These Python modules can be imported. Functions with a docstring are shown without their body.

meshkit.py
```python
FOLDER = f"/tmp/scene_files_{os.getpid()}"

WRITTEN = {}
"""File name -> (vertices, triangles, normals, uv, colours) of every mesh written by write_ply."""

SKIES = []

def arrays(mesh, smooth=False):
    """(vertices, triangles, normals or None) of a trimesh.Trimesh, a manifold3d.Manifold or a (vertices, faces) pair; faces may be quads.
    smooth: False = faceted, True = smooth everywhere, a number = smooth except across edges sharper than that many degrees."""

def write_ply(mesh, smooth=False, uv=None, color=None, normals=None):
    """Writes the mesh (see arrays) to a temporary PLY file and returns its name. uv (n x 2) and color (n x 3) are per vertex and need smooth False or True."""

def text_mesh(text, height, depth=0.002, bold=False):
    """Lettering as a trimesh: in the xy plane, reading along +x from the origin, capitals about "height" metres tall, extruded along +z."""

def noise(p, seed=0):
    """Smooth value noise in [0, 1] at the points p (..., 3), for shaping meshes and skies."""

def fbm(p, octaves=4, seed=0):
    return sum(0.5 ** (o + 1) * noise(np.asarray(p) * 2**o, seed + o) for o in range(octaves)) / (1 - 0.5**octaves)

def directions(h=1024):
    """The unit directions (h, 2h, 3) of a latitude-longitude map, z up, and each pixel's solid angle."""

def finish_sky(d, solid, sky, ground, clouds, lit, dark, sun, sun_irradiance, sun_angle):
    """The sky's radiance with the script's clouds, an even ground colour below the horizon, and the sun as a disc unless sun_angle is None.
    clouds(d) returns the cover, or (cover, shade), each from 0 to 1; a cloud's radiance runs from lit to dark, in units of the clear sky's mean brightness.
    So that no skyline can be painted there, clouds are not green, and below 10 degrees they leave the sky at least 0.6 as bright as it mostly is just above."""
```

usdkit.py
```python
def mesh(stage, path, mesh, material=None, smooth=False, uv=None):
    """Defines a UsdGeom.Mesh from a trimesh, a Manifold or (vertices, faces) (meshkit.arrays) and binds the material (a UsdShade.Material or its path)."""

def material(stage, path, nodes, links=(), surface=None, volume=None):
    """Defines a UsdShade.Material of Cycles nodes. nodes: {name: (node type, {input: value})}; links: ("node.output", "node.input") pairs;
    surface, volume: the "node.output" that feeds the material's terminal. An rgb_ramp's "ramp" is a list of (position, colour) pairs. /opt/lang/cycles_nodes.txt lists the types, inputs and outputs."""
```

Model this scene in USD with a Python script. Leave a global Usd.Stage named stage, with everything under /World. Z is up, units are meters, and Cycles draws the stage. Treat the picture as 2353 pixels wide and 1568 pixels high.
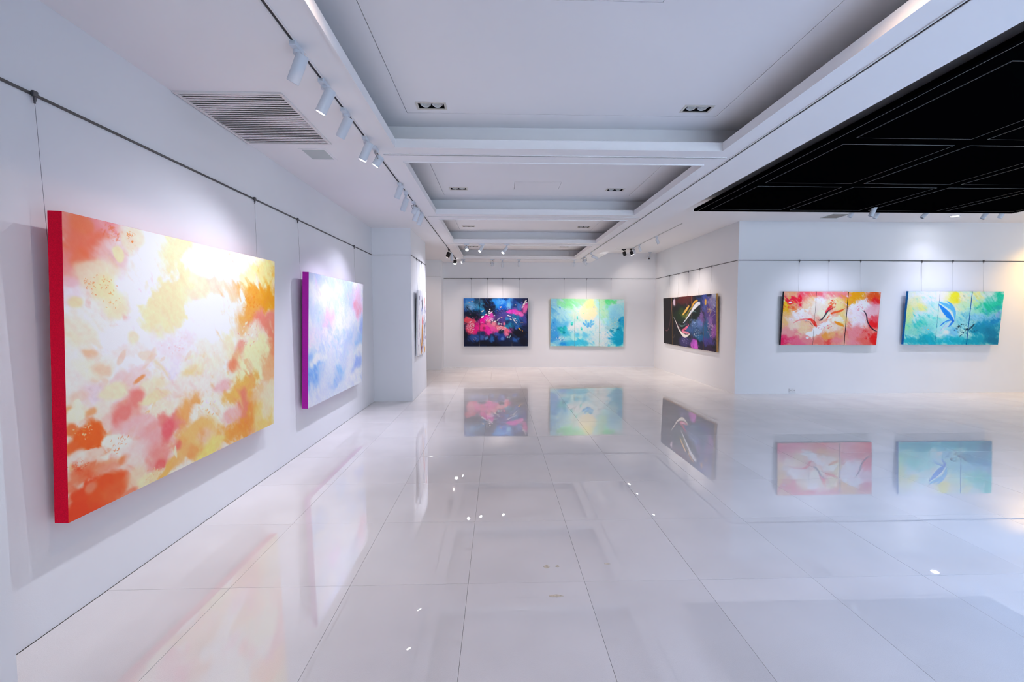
import math, random
import numpy as np
import trimesh
import manifold3d as m3
import usdkit, meshkit
from pxr import Usd, UsdGeom, UsdLux, UsdShade, Sdf, Gf, Vt

stage = Usd.Stage.CreateInMemory()
UsdGeom.SetStageUpAxis(stage, 'Z'); UsdGeom.SetStageMetersPerUnit(stage, 1.0)
UsdGeom.Xform.Define(stage, '/World'); UsdGeom.Scope.Define(stage, '/World/Looks')

# ------------------------------------------------------------------ camera, sky, exposure
EXPOSURE = 0.86
cam = UsdGeom.Camera.Define(stage, '/World/camera')
F_PX, YAW, PITCH = 1046.0, math.atan(32.5 / 1046 * math.cos(math.atan(61 / 1046))), math.atan(61 / 1046)
right = np.array([math.cos(YAW), -math.sin(YAW), 0.0])
fwd = np.array([math.sin(YAW) * math.cos(PITCH), math.cos(YAW) * math.cos(PITCH), -math.sin(PITCH)])
up = np.cross(right, fwd)
M = Gf.Matrix4d(1.0)
for i, r_ in enumerate((right, up, -fwd, np.array([0, 0, 1.5]))):
    M.SetRow(i, Gf.Vec4d(*map(float, r_), 1.0 if i == 3 else 0.0))
cam.AddTransformOp().Set(M)
cam.CreateHorizontalApertureAttr(36.0); cam.CreateVerticalApertureAttr(36.0 * 1568 / 2353)
cam.CreateFocalLengthAttr(36.0 * F_PX / 2353)
cam.CreateClippingRangeAttr(Gf.Vec2f(0.05, 200))
cam.CreateExposureAttr(EXPOSURE)

SKY = UsdLux.DomeLight.Define(stage, '/World/sky')          # overcast daylight, enters through the shop windows of the right hand bay
SKY.CreateColorAttr(Gf.Vec3f(0.74, 0.86, 1.0)); SKY.CreateIntensityAttr(1.2)

# strength and tint of the track spotlights, by where they hang
GROUP = dict(p1=(.57, .59, .67), p2=(1.10, 1.10, 1.36), alcove=(1.9, 1.45, 1.22), column=(1.40, 1.4, 1.66), back=(1.05, .90, .87), side=(1.05, .91, .84), right=(.72, .73, .90),
             warm=(1.3, .76, .16), down=(.34, .21, .13), raft=(.90, 1.52, 2.75))

# ------------------------------------------------------------------ helpers
used, origin = {}, {}
LOOK = '/World/Looks/'

def numbered(parent, name):
    k = used.get((parent, name), 0); used[(parent, name)] = k + 1
    return name if k == 0 else f'{name}_{k:03d}'

def tag(prim, label=None, cat=None, group=None, kind=None):
    for k, v in (('label', label), ('category', cat), ('group', group), ('kind', kind)):
        if v: prim.SetCustomDataByKey(k, v)
    return prim

def thing(name, label, cat, loc=(0, 0, 0), group=None, kind=None):
    path = '/World/' + numbered('/World', name)
    x = UsdGeom.Xform.Define(stage, path)
    x.AddTranslateOp().Set(Gf.Vec3d(*map(float, loc)))
    origin[path] = np.array(loc, float)
    tag(x.GetPrim(), label, cat, group, kind)
    return path

def obj(name, mesh, mat, parent='/World', smooth=False, label=None, cat=None, group=None, kind=None, paint=None):
    """mesh is in world coordinates; stored relative to its parent thing"""
    path = parent + '/' + numbered(parent, name)
    o = origin.get(parent, np.zeros(3)); origin[path] = o
    v, f, n = meshkit.arrays(mesh, smooth)
    me = UsdGeom.Mesh.Define(stage, path)
    me.CreatePointsAttr(Vt.Vec3fArray.FromNumpy((v - o).astype(np.float32)))
    me.CreateFaceVertexCountsAttr(Vt.IntArray.FromNumpy(np.full(len(f), 3, np.int32)))
    me.CreateFaceVertexIndicesAttr(Vt.IntArray.FromNumpy(np.asarray(f, np.int32).ravel()))
    me.CreateSubdivisionSchemeAttr('none')
    if n is not None:
        me.CreateNormalsAttr(Vt.Vec3fArray.FromNumpy(n.astype(np.float32))); me.SetNormalsInterpolation('vertex')
    if paint is not None:
        UsdGeom.PrimvarsAPI(me).CreatePrimvar('paint', Sdf.ValueTypeNames.Color3fArray, 'vertex').Set(Vt.Vec3fArray.FromNumpy(paint.astype(np.float32)))
    UsdShade.MaterialBindingAPI.Apply(me.GetPrim()).Bind(UsdShade.Material.Get(stage, LOOK + mat))
    tag(me.GetPrim(), label, cat, group, kind)
    return path

def arr(man):
    m = man.to_mesh(); return np.array(m.vert_properties[:, :3], float), np.array(m.tri_verts, int)

def join(*ms):
    vs, fs, n = [], [], 0
    for m in ms:
        v, f, _ = meshkit.arrays(m); vs.append(v); fs.append(f + n); n += len(v)
    return np.vstack(vs), np.vstack(fs)

def mbox(x0, x1, y0, y1, z0, z1):
    return m3.Manifold.cube([x1 - x0, y1 - y0, z1 - z0]).translate([x0, y0, z0])

def box(x0, x1, y0, y1, z0, z1, ch=0.0):
    """box, its edges chamfered by ch"""
    if not ch: return arr(mbox(x0, x1, y0, y1, z0, z1))
    c = ch
    pts = []
    for sx in (0, 1):
        for sy in (0, 1):
            for sz in (0, 1):
                p = np.array([(x0, x1)[sx], (y0, y1)[sy], (z0, z1)[sz]]); d = np.array([1 - 2 * sx, 1 - 2 * sy, 1 - 2 * sz]) * c
                for k in range(3):
                    q = p + d; q[k] = p[k]; pts.append(q)
    return arr(m3.Manifold.hull_points(np.array(pts)))

def frame_of(d):
    d = np.asarray(d, float) / np.linalg.norm(d)
    a = np.array([0, 0, 1.0]) if abs(d[2]) < .95 else np.array([0, 1.0, 0])
    u = np.cross(a, d); u /= np.linalg.norm(u)
    return u, np.cross(d, u), d

def lathe(profile, p, d, n=28):
    """profile [(r, t)] turned about the axis through p along d"""
    u, v, d = frame_of(d)
    pr = np.array(profile, float); a = np.linspace(0, 2 * np.pi, n, endpoint=False)
    V = np.array(p) + pr[:, None, 0, None] * (np.cos(a)[None, :, None] * u + np.sin(a)[None, :, None] * v) + pr[:, None, 1, None] * d
    V = V.reshape(-1, 3); F = []
    for i in range(len(pr) - 1):
        for j in range(n):
            k = (j + 1) % n
            q = [i * n + j, i * n + k, (i + 1) * n + k, (i + 1) * n + j]
            F += [[q[0], q[1], q[2]], [q[0], q[2], q[3]]]
    return V, np.array(F)

def rod(p, q, r, n=10):
    p, q = np.array(p, float), np.array(q, float); L = np.linalg.norm(q - p)
    return lathe([(0, 0), (r, 0), (r, L), (0, L)], p, q - p, n)

def obox(p, d, w, s, L0, L1, W, Hh, ch=0.0):
    """box along axis d from p: L0..L1 along d, half widths W along u, Hh along v, with u = s"""
    d = np.array(d, float) / np.linalg.norm(d); u = np.array(s, float); u -= d * (u @ d); u /= np.linalg.norm(u); v = np.cross(d, u)
    b, f = box(-W, W, -Hh, Hh, L0, L1, ch)
    return np.array(p) + b[:, :1] * u + b[:, 1:2] * v + b[:, 2:] * d, f

def lin(hexcol):
    c = np.array([int(hexcol[i:i + 2], 16) for i in (0, 2, 4)]) / 255.0
    return np.where(c <= .04045, c / 12.92, ((c + .055) / 1.055) ** 2.4)

# ------------------------------------------------------------------ materials
def mat(name, color, rough=.5, metallic=0., spec=.5, extra=None, bump=None, var=None):
    nodes = {'p': ('principled_bsdf', dict(base_color=color, roughness=rough, metallic=metallic, specular_ior_level=spec, **(extra or {})))}
    links = []
    if var or bump:
        nodes['g'] = ('geometry', {})
    if var:                                                   # faint mottling of the colour
        sc, amt = var
        nodes['vn'] = ('noise_texture', dict(scale=sc, detail=4.0))
        nodes['vr'] = ('rgb_ramp', {'ramp': [(.3, tuple(c * (1 - amt) for c in color)), (.7, tuple(min(1, c * (1 + amt)) for c in color))]})
        links += [('g.position', 'vn.vector'), ('vn.fac', 'vr.fac'), ('vr.color', 'p.base_color')]
    if bump:
        sc, dist = bump
        nodes['bn'] = ('noise_texture', dict(scale=sc, detail=3.0)); nodes['b'] = ('bump', dict(strength=.4, distance=dist))
        links += [('g.position', 'bn.vector'), ('bn.fac', 'b.height'), ('b.normal', 'p.normal')]
    usdkit.material(stage, LOOK + name, nodes, links, surface='p.BSDF')

mat('wall_paint', (.785, .795, .825), .65, spec=.3, bump=(160, .0006), var=(1.3, .012))
mat('ceiling_paint', (.87, .865, .88), .75, spec=.2, bump=(120, .0005), var=(.9, .012))
mat('rail_grey', (.10, .10, .10), .4, .6)
mat('rail_white', (.62, .62, .63), .5)
mat('wire', (.32, .32, .34), .35, .8)
mat('hook_metal', (.12, .12, .13), .4, .7)
mat('track_white', (.78, .78, .79), .45)
mat('track_slot', (.012, .012, .014), .5)
mat('lamp_white', (.64, .69, .76), .38)
mat('lamp_black', (.006, .006, .007), .38)
mat('lamp_inner', (.02, .022, .026), .4)
mat('lamp_steel', (.45, .45, .46), .3, .9)
mat('lens_off', (.10, .11, .12), .15, spec=.8)
mat('grille', (.78, .76, .75), .5)
mat('grille_dark', (.30, .28, .26), .8)
mat('vent_plate', (.50, .55, .54), .6)
mat('downlight_frame', (.66, .63, .57), .4)
mat('downlight_glass', (.55, .57, .55), .12, spec=.9, bump=(220, .004))
mat('black_board', (.0012, .0012, .0016), .55, spec=.0, bump=(140, .0006))
mat('board_trim', (.10, .11, .12), .4, .4)
mat('outlet_white', (.74, .74, .76), .4)
mat('outlet_hole', (.05, .05, .05), .6)
mat('grout', (.50, .47, .44), .7)
mat('residue', (.58, .51, .40), .6, var=(60, .3))
mat('canvas_red', lin('f00636'), .8, spec=.15, bump=(500, .001), var=(220, .12))
mat('canvas_purple', lin('b828aa'), .8, spec=.15, bump=(500, .001), var=(220, .12))
mat('canvas_white', (.74, .74, .78), .8, spec=.15, bump=(500, .001))
mat('canvas_navy', (.03, .04, .09), .8, spec=.15)
mat('canvas_green', lin('b8c060'), .8, spec=.15)
mat('canvas_wood', lin('c69a58'), .7, spec=.2, var=(40, .1))
mat('canvas_black', (.01, .01, .015), .6, spec=.3)
mat('canvas_crimson', lin('d83040'), .7, spec=.2)
mat('canvas_blue', lin('1470b8'), .7, spec=.2, var=(150, .1))
mat('frame_metal', (.35, .36, .38), .35, .8)
usdkit.material(stage, LOOK + 'lamp_lit', {'e': ('emission', dict(color=(.95, .96, 1.0), strength=45.0))}, [], surface='e.emission')
usdkit.material(stage, LOOK + 'lamp_lit_warm', {'e': ('emission', dict(color=(1.0, .86, .68), strength=30.0))}, [], surface='e.emission')
usdkit.material(stage, LOOK + 'window_glass', {'f': ('fresnel', dict(IOR=1.45)), 't': ('transparent_bsdf', dict(color=(.97, .98, .98))), 'g': ('glossy_bsdf', dict(roughness=0.0)), 'm': ('mix_closure', {})},
                [('f.fac', 'm.fac'), ('t.BSDF', 'm.closure1'), ('g.BSDF', 'm.closure2')], surface='m.closure')
# painted canvas: the picture is painted in the mesh's vertex colours, the weave and brush relief are procedural
usdkit.material(stage, LOOK + 'painted', {'a': ('attribute', dict(attribute='paint')), 'g': ('geometry', {}), 'n': ('noise_texture', dict(scale=260.0, detail=3.0)), 'b': ('bump', dict(strength=.35, distance=.0008)),
                'p': ('principled_bsdf', dict(roughness=.55, specular_ior_level=.22))},
                [('a.color', 'p.base_color'), ('g.position', 'n.vector'), ('n.fac', 'b.height'), ('b.normal', 'p.normal')], surface='p.BSDF')
# polished porcelain tile: fine speckle, soft clouding, a little difference from tile to tile
FLOOR_COL, FLOOR_IOR = (.75, .72, .705), 2.15
usdkit.material(stage, LOOK + 'polished_tile', {
    'g': ('geometry', {}), 'oi': ('object_info', {}),
    's': ('noise_texture', dict(scale=420.0, detail=2.0)), 'sr': ('rgb_ramp', {'ramp': [(.36, (.86, .85, .84)), (.5, (1, 1, 1)), (.68, (1.05, 1.05, 1.05))]}),
    'c': ('noise_texture', dict(scale=2.2, detail=5.0)), 'cr': ('rgb_ramp', {'ramp': [(.3, tuple(.95 * c for c in FLOOR_COL)), (.7, tuple(1.04 * c for c in FLOOR_COL))]}),
    'mx': ('mix', dict(mix_type='multiply', fac=.8)),
    'mr': ('map_range', dict(from_min=0.0, from_max=1.0, to_min=.97, to_max=1.03)), 'hv': ('hsv', {}),
    'w': ('noise_texture', dict(scale=5.0, detail=1.0)), 'bw': ('bump', dict(strength=.06, distance=.002)),
    'rn': ('noise_texture', dict(scale=3.0, detail=6.0)), 'rr': ('map_range', dict(from_min=.3, from_max=.75, to_min=.003, to_max=.018)),
    'p': ('principled_bsdf', dict(ior=FLOOR_IOR, roughness=.04))},
    [('g.position', 's.vector'), ('g.position', 'c.vector'), ('g.position', 'w.vector'), ('g.position', 'rn.vector'), ('s.fac', 'sr.fac'), ('c.fac', 'cr.fac'), ('cr.color', 'mx.color1'), ('sr.color', 'mx.color2'),
     ('oi.random', 'mr.value'), ('mr.result', 'hv.value'), ('mx.color', 'hv.color'), ('hv.color', 'p.base_color'), ('rn.fac', 'rr.value'), ('rr.result', 'p.roughness')], surface='p.BSDF')

# ------------------------------------------------------------------ the room
XL, XE, XR = -2.13, 2.62, 10.9          # left wall, edge of the lowered soffit, far right wall
YR, YB = -3.6, 12.86                    # rear wall (behind the camera), back wall
ZS, ZH, ZC = 2.96, 3.225, 3.19          # soffit, upper ceiling, coffer boards
T = .14
def struct(name, mesh, m, label, cat, parent='/World', **k):
    return obj(name, mesh, m, parent, label=label, cat=cat, kind='structure', **k)
struct('wall_left', box(XL - T, XL, YR, 7.84, 0, ZH), 'wall_paint', 'long white left wall with the two large canvases', 'wall')
struct('wall_pier', box(XL, -1.95, YR, 1.825, 0, ZS), 'wall_paint', 'white wall pier at the lower left corner of the photo', 'wall')
struct('wall_column', box(-3.7 - T, -1.475, 7.84, 9.42, 0, ZS), 'wall_paint', 'white wall column jutting out beyond the purple edged canvas', 'wall')
struct('wall_alcove', box(-3.7, -1.52, 12.31, YB, 0, ZS), 'wall_paint', 'narrow pinkish wall face between column and back wall', 'wall')
struct('wall_recess', box(-3.7 - T, -3.7, 9.3, 12.4, 0, ZS), 'wall_paint', 'end wall of the recess behind the column', 'wall')
struct('wall_back', box(-1.52, 4.47 + T, YB, YB + T, 0, ZH), 'wall_paint', 'white back wall with the dark blue and the green paintings', 'wall')
struct('wall_side', box(4.47, 4.47 + T, 8.4 + T, YB, 0, ZH), 'wall_paint', 'white side wall with the dark purple painting', 'wall')
struct('wall_right', box(4.47, XR + T, 8.4, 8.4 + T, 0, ZH), 'wall_paint', 'white right wall with the red and the teal paintings', 'wall')
struct('wall_end', box(XR, XR + T, YR, 8.4, 0, ZH), 'wall_paint', 'far end wall of the right hand bay', 'wall')
rear = mbox(XL - T, XR + T, YR - T, YR, 0, ZH)
WIN = [(1.8, 4.6), (4.9, 7.7), (8.0, 10.7)]
for a, b in WIN: rear -= mbox(a, b, YR - 1, YR + 1, .15, 2.85)
struct('wall_rear', arr(rear), 'wall_paint', 'white rear wall with tall shop windows behind the viewer', 'wall')
for i, (a, b) in enumerate(WIN):
    fr = mbox(a, b, YR - .11, YR - .05, .15, 2.85)
    mid = (a + b) / 2
    leaves = ((a + .05, mid - .025), (mid + .025, b - .05))
    for s, e in leaves: fr -= mbox(s, e, YR - 1, YR + 1, .2, 2.8)
    p = obj(f'window_{i + 1}', arr(fr), 'frame_metal', label=f'tall shop window behind the viewer, the {("left", "middle", "right")[i]} one', cat='window', kind='structure')
    for s, e in leaves: obj('pane', box(s, e, YR - .085, YR - .077, .2, 2.8), 'window_glass', p)

# floor: bed and single tiles, each set a hair out of level as real tiles are
fl = thing('floor', 'polished off-white porcelain tile floor reflecting the paintings', 'floor', kind='structure')
obj('floor_bed', box(-3.8, XR + T, YR - T, YB, -.06, -.0085), 'grout', fl)
rng = random.Random(4)
TW, TD, TX, TY, GAP = .6525, .7645, -.168, 2.462, .0007
def tile(x0, x1, y0, y1):
    zc = [rng.uniform(-.00022, .00022) for _ in range(3)]
    zf = lambda x, y: zc[0] + zc[1] * (x - x0 - TW / 2) / TW * 2 + zc[2] * (y - y0 - TD / 2) / TD * 2
    c = .0005; x0, x1, y0, y1 = x0 + GAP, x1 - GAP, y0 + GAP, y1 - GAP
    o = [(x0, y0), (x1, y0), (x1, y1), (x0, y1)]; i = [(x0 + c, y0 + c), (x1 - c, y0 + c), (x1 - c, y1 - c), (x0 + c, y1 - c)]
    V = [(x, y, zf(x, y)) for x, y in i] + [(x, y, zf(x, y) - c) for x, y in o] + [(x, y, -.0085) for x, y in o]
    Q = [(0, 1, 2, 3)] + [(4 + k, 4 + (k + 1) % 4, (k + 1) % 4, k) for k in range(4)] + [(8 + k, 8 + (k + 1) % 4, 4 + (k + 1) % 4, 4 + k) for k in range(4)]
    return np.array(V), np.array(Q)
rest = []
ntile = 0
for j in range(-8, 15):
    y0, y1 = TY + (j - 1) * TD, TY + j * TD
    y0, y1 = max(y0, YR), min(y1, YB)
    if y1 - y0 < .02: continue
    for i in range(-5, 18):
        x0, x1 = TX + i * TW, TX + (i + 1) * TW
        x0, x1 = max(x0, -3.7 if y1 > 9.42 else XL), min(x1, XR)
        if x1 - x0 < .02 or (y0 > 8.4 and x0 > 4.5) or (y0 > 12.31 and x1 < -1.52): continue
        t = tile(x0, x1, y0, y1)
        seen = y1 > 1.6 and abs(x0 * 1046 / max(y1, .3)) < 1500
        if seen and ntile < 300: obj('tile', t, 'polished_tile', fl); ntile += 1
        else: rest.append(t)
tag(stage.GetPrimAtPath(obj('rest_of_tiles', join(*rest), 'polished_tile', fl)), kind='stuff')
for k, (x, y, w, h) in enumerate([(.287, 2.620, .022, .022), (.352, 2.622, .013, .012), (.306, 2.338, .045, .014), (.655, 2.640, .022, .008)]):
    a = np.linspace(0, 2 * np.pi, 22, endpoint=False); rr = .6 + .4 * np.array([rng.random() for _ in a])
    pts = np.stack([x + w * rr * np.cos(a), y + h * rr * np.sin(a)], 1)
    V = np.vstack([np.c_[pts, np.full(22, -.001)], np.c_[pts, np.full(22, .0008)], [[x, y, .0009]]])
    F = [[q, (q + 1) % 22, 22 + (q + 1) % 22] for q in range(22)] + [[q, 22 + (q + 1) % 22, 22 + q] for q in range(22)] + [[22 + q, 22 + (q + 1) % 22, 44] for q in range(22)]
    obj('tape_residue', (V, np.array(F)), 'residue', fl, label='dried yellowish glue mark')

# ceiling
ce = thing('ceiling', 'white plaster ceiling with four recessed coffers and a raised right bay', 'ceiling', kind='structure')
CX0, CX1 = -.89, 2.0
COF = [(1.86, 4.08), (4.48, 6.71), (7.11, 9.32), (9.72, 11.94)]
LIP = .066
sof = mbox(-3.8, XE, YR, YB, ZS, ZS + LIP)
for a, b in COF: sof -= mbox(CX0, CX1, a, b, ZS - .1, ZS + .2)
obj('soffit', arr(sof), 'ceiling_paint', ce)
obj('soffit_edge', box(XE - .03, XE, YR, YB, ZS + LIP, ZH), 'ceiling_paint', ce)
obj('upper_ceiling', box(XE - .03, XR + T, YR, YB, ZH, ZH + .1), 'ceiling_paint', ce)
RX, RY = .60, .15                       # how far the coves run back above the soffit, sideways and lengthwise
DL = [[(-.535, 3.81), (1.64, 3.80), (-.535, 2.13), (1.64, 2.13)], [(-.525, 6.245), (1.59, 6.235)], [(-.56, 8.86), (1.66, 8.86)], [(-.60, 11.46), (1.66, 11.46)]]
HATCH = [(.303, .90, 2.19, 2.545), (.219, .82, 5.90, 6.262), None, None]
for (a, b), dls, ha in zip(COF, DL, HATCH):
    # a moulding strip along the lip, the recess wall behind it, and the board with its shadow groove
    o = mbox(CX0 - RX - .02, CX1 + RX + .02, a - RY - .02, b + RY + .02, ZS + LIP, ZC + .15) - mbox(CX0 - RX, CX1 + RX, a - RY, b + RY, 0, ZC + .13)
    cf = obj('coffer', arr(o), 'ceiling_paint', ce)
    st = mbox(CX0 - .012, CX1 + .012, a - .012, b + .012, ZS - .010, ZS + .0005) - mbox(CX0, CX1, a, b, 0, 9)
    obj('moulding', arr(st), 'ceiling_paint', cf)
    bd = mbox(CX0 - RX, CX1 + RX, a - RY, b + RY, ZC, ZC + .018)
    gi = .130
    g = mbox(CX0 + gi, CX1 - gi, a + gi, b - gi, ZC - .01, ZC + .012) - mbox(CX0 + gi + .005, CX1 - gi - .005, a + gi + .005, b - gi - .005, 0, 9)
    bd -= g
    for x, y in dls: bd -= mbox(x - .108, x + .108, y - .052, y + .052, 0, 9)
    if ha: bd -= mbox(*ha, 0, 9)
    obj('board', arr(bd), 'ceiling_paint', cf)
    if ha: obj('access_hatch', box(ha[0] + .004, ha[1] - .004, ha[2] + .004, ha[3] - .004, ZC - .001, ZC + .014), 'ceiling_paint', cf)

# ------------------------------------------------------------------ black panel hanging in the right bay
PX0, PX1, PY0, PY1, PZ = 2.95, 7.90, -1.3, 6.86, 3.045
pn = thing('ceiling_panel', 'large black panelled raft hanging below the ceiling of the right bay', 'ceiling panel', (5.4, 2.8, PZ))
obj('raft', box(PX0, PX1, PY0, PY1, PZ + .004, PZ + .042), 'black_board', pn)
e = mbox(PX0 + .036, PX1 - .036, PY0 + .036, PY1 - .01, PZ + .0015, PZ + .006) - mbox(PX0 + .041, PX1 - .041, PY0 + .041, PY1 - .015, 0, 9)
obj('edge_trim', arr(e), 'board_trim', pn)
for i in range(4):
    for j in range(6):
        x0 = 3.140 + 1.1875 * i; x1 = x0 + 1.043
        y1 = 6.715 - 1.362 * j; y0 = y1 - 1.215
        b = obj('panel', box(x0 + .005, x1 - .005, y0 + .005, y1 - .005, PZ, PZ + .006), 'black_board', pn)
        obj('trim', arr(mbox(x0, x1, y0, y1, PZ - .0012, PZ + .005) - mbox(x0 + .0048, x1 - .0048, y0 + .0048, y1 - .0048, 0, 9)), 'board_trim', b)
for x in (3.6, 5.4, 7.2):
    for y in (-.5, 2.8, 6.2): obj('hanger_rod', rod((x, y, PZ + .04), (x, y, ZH + .002), .006), 'lamp_black', pn)

# ------------------------------------------------------------------ lighting tracks
def track(label, segs, z):
    c = np.mean([s[0] for s in segs] + [s[1] for s in segs], 0)
    t = thing('lighting_track', label, 'lighting track', (c[0], c[1], z), group='recessed lighting tracks')
    for p, q in segs:
        p, q = np.array(p), np.array(q); d = (q - p) / np.linalg.norm(q - p); n = np.array([-d[1], d[0]]); W, S = .017, .0085
        def strip(o0, o1, z0, z1):
            c = np.array([p + n * o0, q + n * o0, q + n * o1, p + n * o1]); lo, hi = c.min(0), c.max(0)
            return box(lo[0], hi[0], lo[1], hi[1], z0, z1)
        obj('flange', strip(-W, -S, z - .006, z + .001), 'track_white', t); obj('flange', strip(S, W, z - .006, z + .001), 'track_white', t)
        obj('slot', strip(-S, S, z - .0015, z + .001), 'track_slot', t)
TL, TR = -1.09, 2.186
track('long lighting track along the left edge of the coffers', [((TL, -1.5), (TL, 12.10))], ZS)
track('long lighting track along the right edge of the coffers', [((TR, -1.5), (TR, 12.10))], ZS)
for y, w in ((1.66, 'behind the front of the first coffer'), (4.28, 'between the first and second coffers'), (6.91, 'between the second and third coffers'), (9.52, 'between the third and fourth coffers'), (12.14, 'between the last coffer and the back wall')):
    track(f'cross lighting track {w}', [((TL + .05, y), (TR - .05, y))], ZS)
track('L-shaped lighting track on the ceiling near the dark purple painting', [((3.08, 12.05), (3.475, 12.05)), ((3.492, 12.03), (3.492, 8.65))], ZH)
track('lighting track behind the black ceiling raft', [((5.2, 7.2), (9.6, 7.2))], ZH)

# ------------------------------------------------------------------ spotlights
def spot(parent, pos, target, power, color, angle=24., soft=1.0, radius=.010):
    o = origin[parent]; path = parent + '/' + numbered(parent, 'light')
    L = UsdLux.SphereLight.Define(stage, path)
    u, v, d = frame_of(np.array(target, float) - np.array(pos, float))
    m = Gf.Matrix4d(1.0)
    for i, r_ in enumerate((u, -v, -d, np.array(pos) - o)): m.SetRow(i, Gf.Vec4d(*map(float, r_), 1.0 if i == 3 else 0.0))
    L.AddTransformOp().Set(m)
    L.CreateRadiusAttr(radius); L.CreateNormalizeAttr(True); L.CreateIntensityAttr(power); L.CreateColorAttr(Gf.Vec3f(*color))
    sh = UsdLux.ShapingAPI.Apply(L.GetPrim()); sh.CreateShapingConeAngleAttr(angle); sh.CreateShapingConeSoftnessAttr(soft)

def lamp(label, A, Mo, kind='tube', lit=False, axis=(0, 1, 0), D=None, colr=None):
    """A: point on the track, Mo: centre of the lamp's mouth"""
    A, Mo = np.array(A, float), np.array(Mo, float)
    J = A - [0, 0, .07]; d = Mo - J if D is None else np.array(D, float); d = d / np.linalg.norm(d)
    t = thing('track_spotlight', label, 'spotlight', A, group=None)
    black = kind == 'black'
    hm = 'lamp_black' if black else 'lamp_white'
    r, L = dict(tube=(.033, .155), small=(.033, .095), black=(.044, .10), mini=(.03, .12))[kind]
    ax = np.array(axis, float)
    obj('adapter', obox(A - [0, 0, .014], ax, 0, np.cross(ax, [0, 0, 1.]), -.055, .055, .018, .0145, .003), hm, t)
    back = Mo - d * L
    if kind == 'small':                                         # lamp held by a steel yoke
        piv = Mo - d * .062; u = np.cross(d, [0, 0, 1.]); u = u / np.linalg.norm(u) if np.linalg.norm(u) > .1 else np.array([1., 0, 0])
        top = A - [0, 0, .052]
        pts = [top, top + u * .042, piv + u * .042]
        obj('stem', rod(A - [0, 0, .026], top + [0, 0, -.002], .008), 'lamp_steel', t)
        obj('yoke', join(rod(top - u * .042, top + u * .042, .004), rod(top + u * .042, piv + u * .042, .004), rod(top - u * .042, piv - u * .042, .004), rod(piv - u * .044, piv + u * .044, .004)), 'lamp_steel', t)
    else:
        n = Mo - d * (L * .78)
        obj('stem', rod(A - [0, 0, .026], n, .0125 if not black else .007, 14), hm, t, smooth=40)
        obj('collar', rod(A - [0, 0, .028], A - [0, 0, .046], .019, 16), hm, t, smooth=40)
    c = .004
    prof = [(0, 0), (r - c, 0), (r, c), (r, L - .0015), (r - .0015, L), (r - .004, L), (r - .004, L - .018)]
    b = obj('body', lathe(prof, back, d, 32), hm, t, smooth=35)
    if kind == 'small':
        for k in range(3): obj('cooling_fin', lathe([(r - .002, 0), (r + .004, 0), (r + .004, .004), (r - .002, .004)], back + d * (.012 + .012 * k), d, 32), hm, b, smooth=35)
    lens_at = L - (.003 if lit else .016)
    obj('lens', lathe([(r - .0035, lens_at - .004), (r - .0035, lens_at), (0, lens_at)], back, d, 32), ('lamp_lit' if colr is None else 'lamp_lit_warm') if lit else 'lamp_inner' if black or kind == 'tube' else 'lens_off', t, label='glowing white lens' if lit else 'dark unlit lens')
    return t, Mo + d * .006

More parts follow.
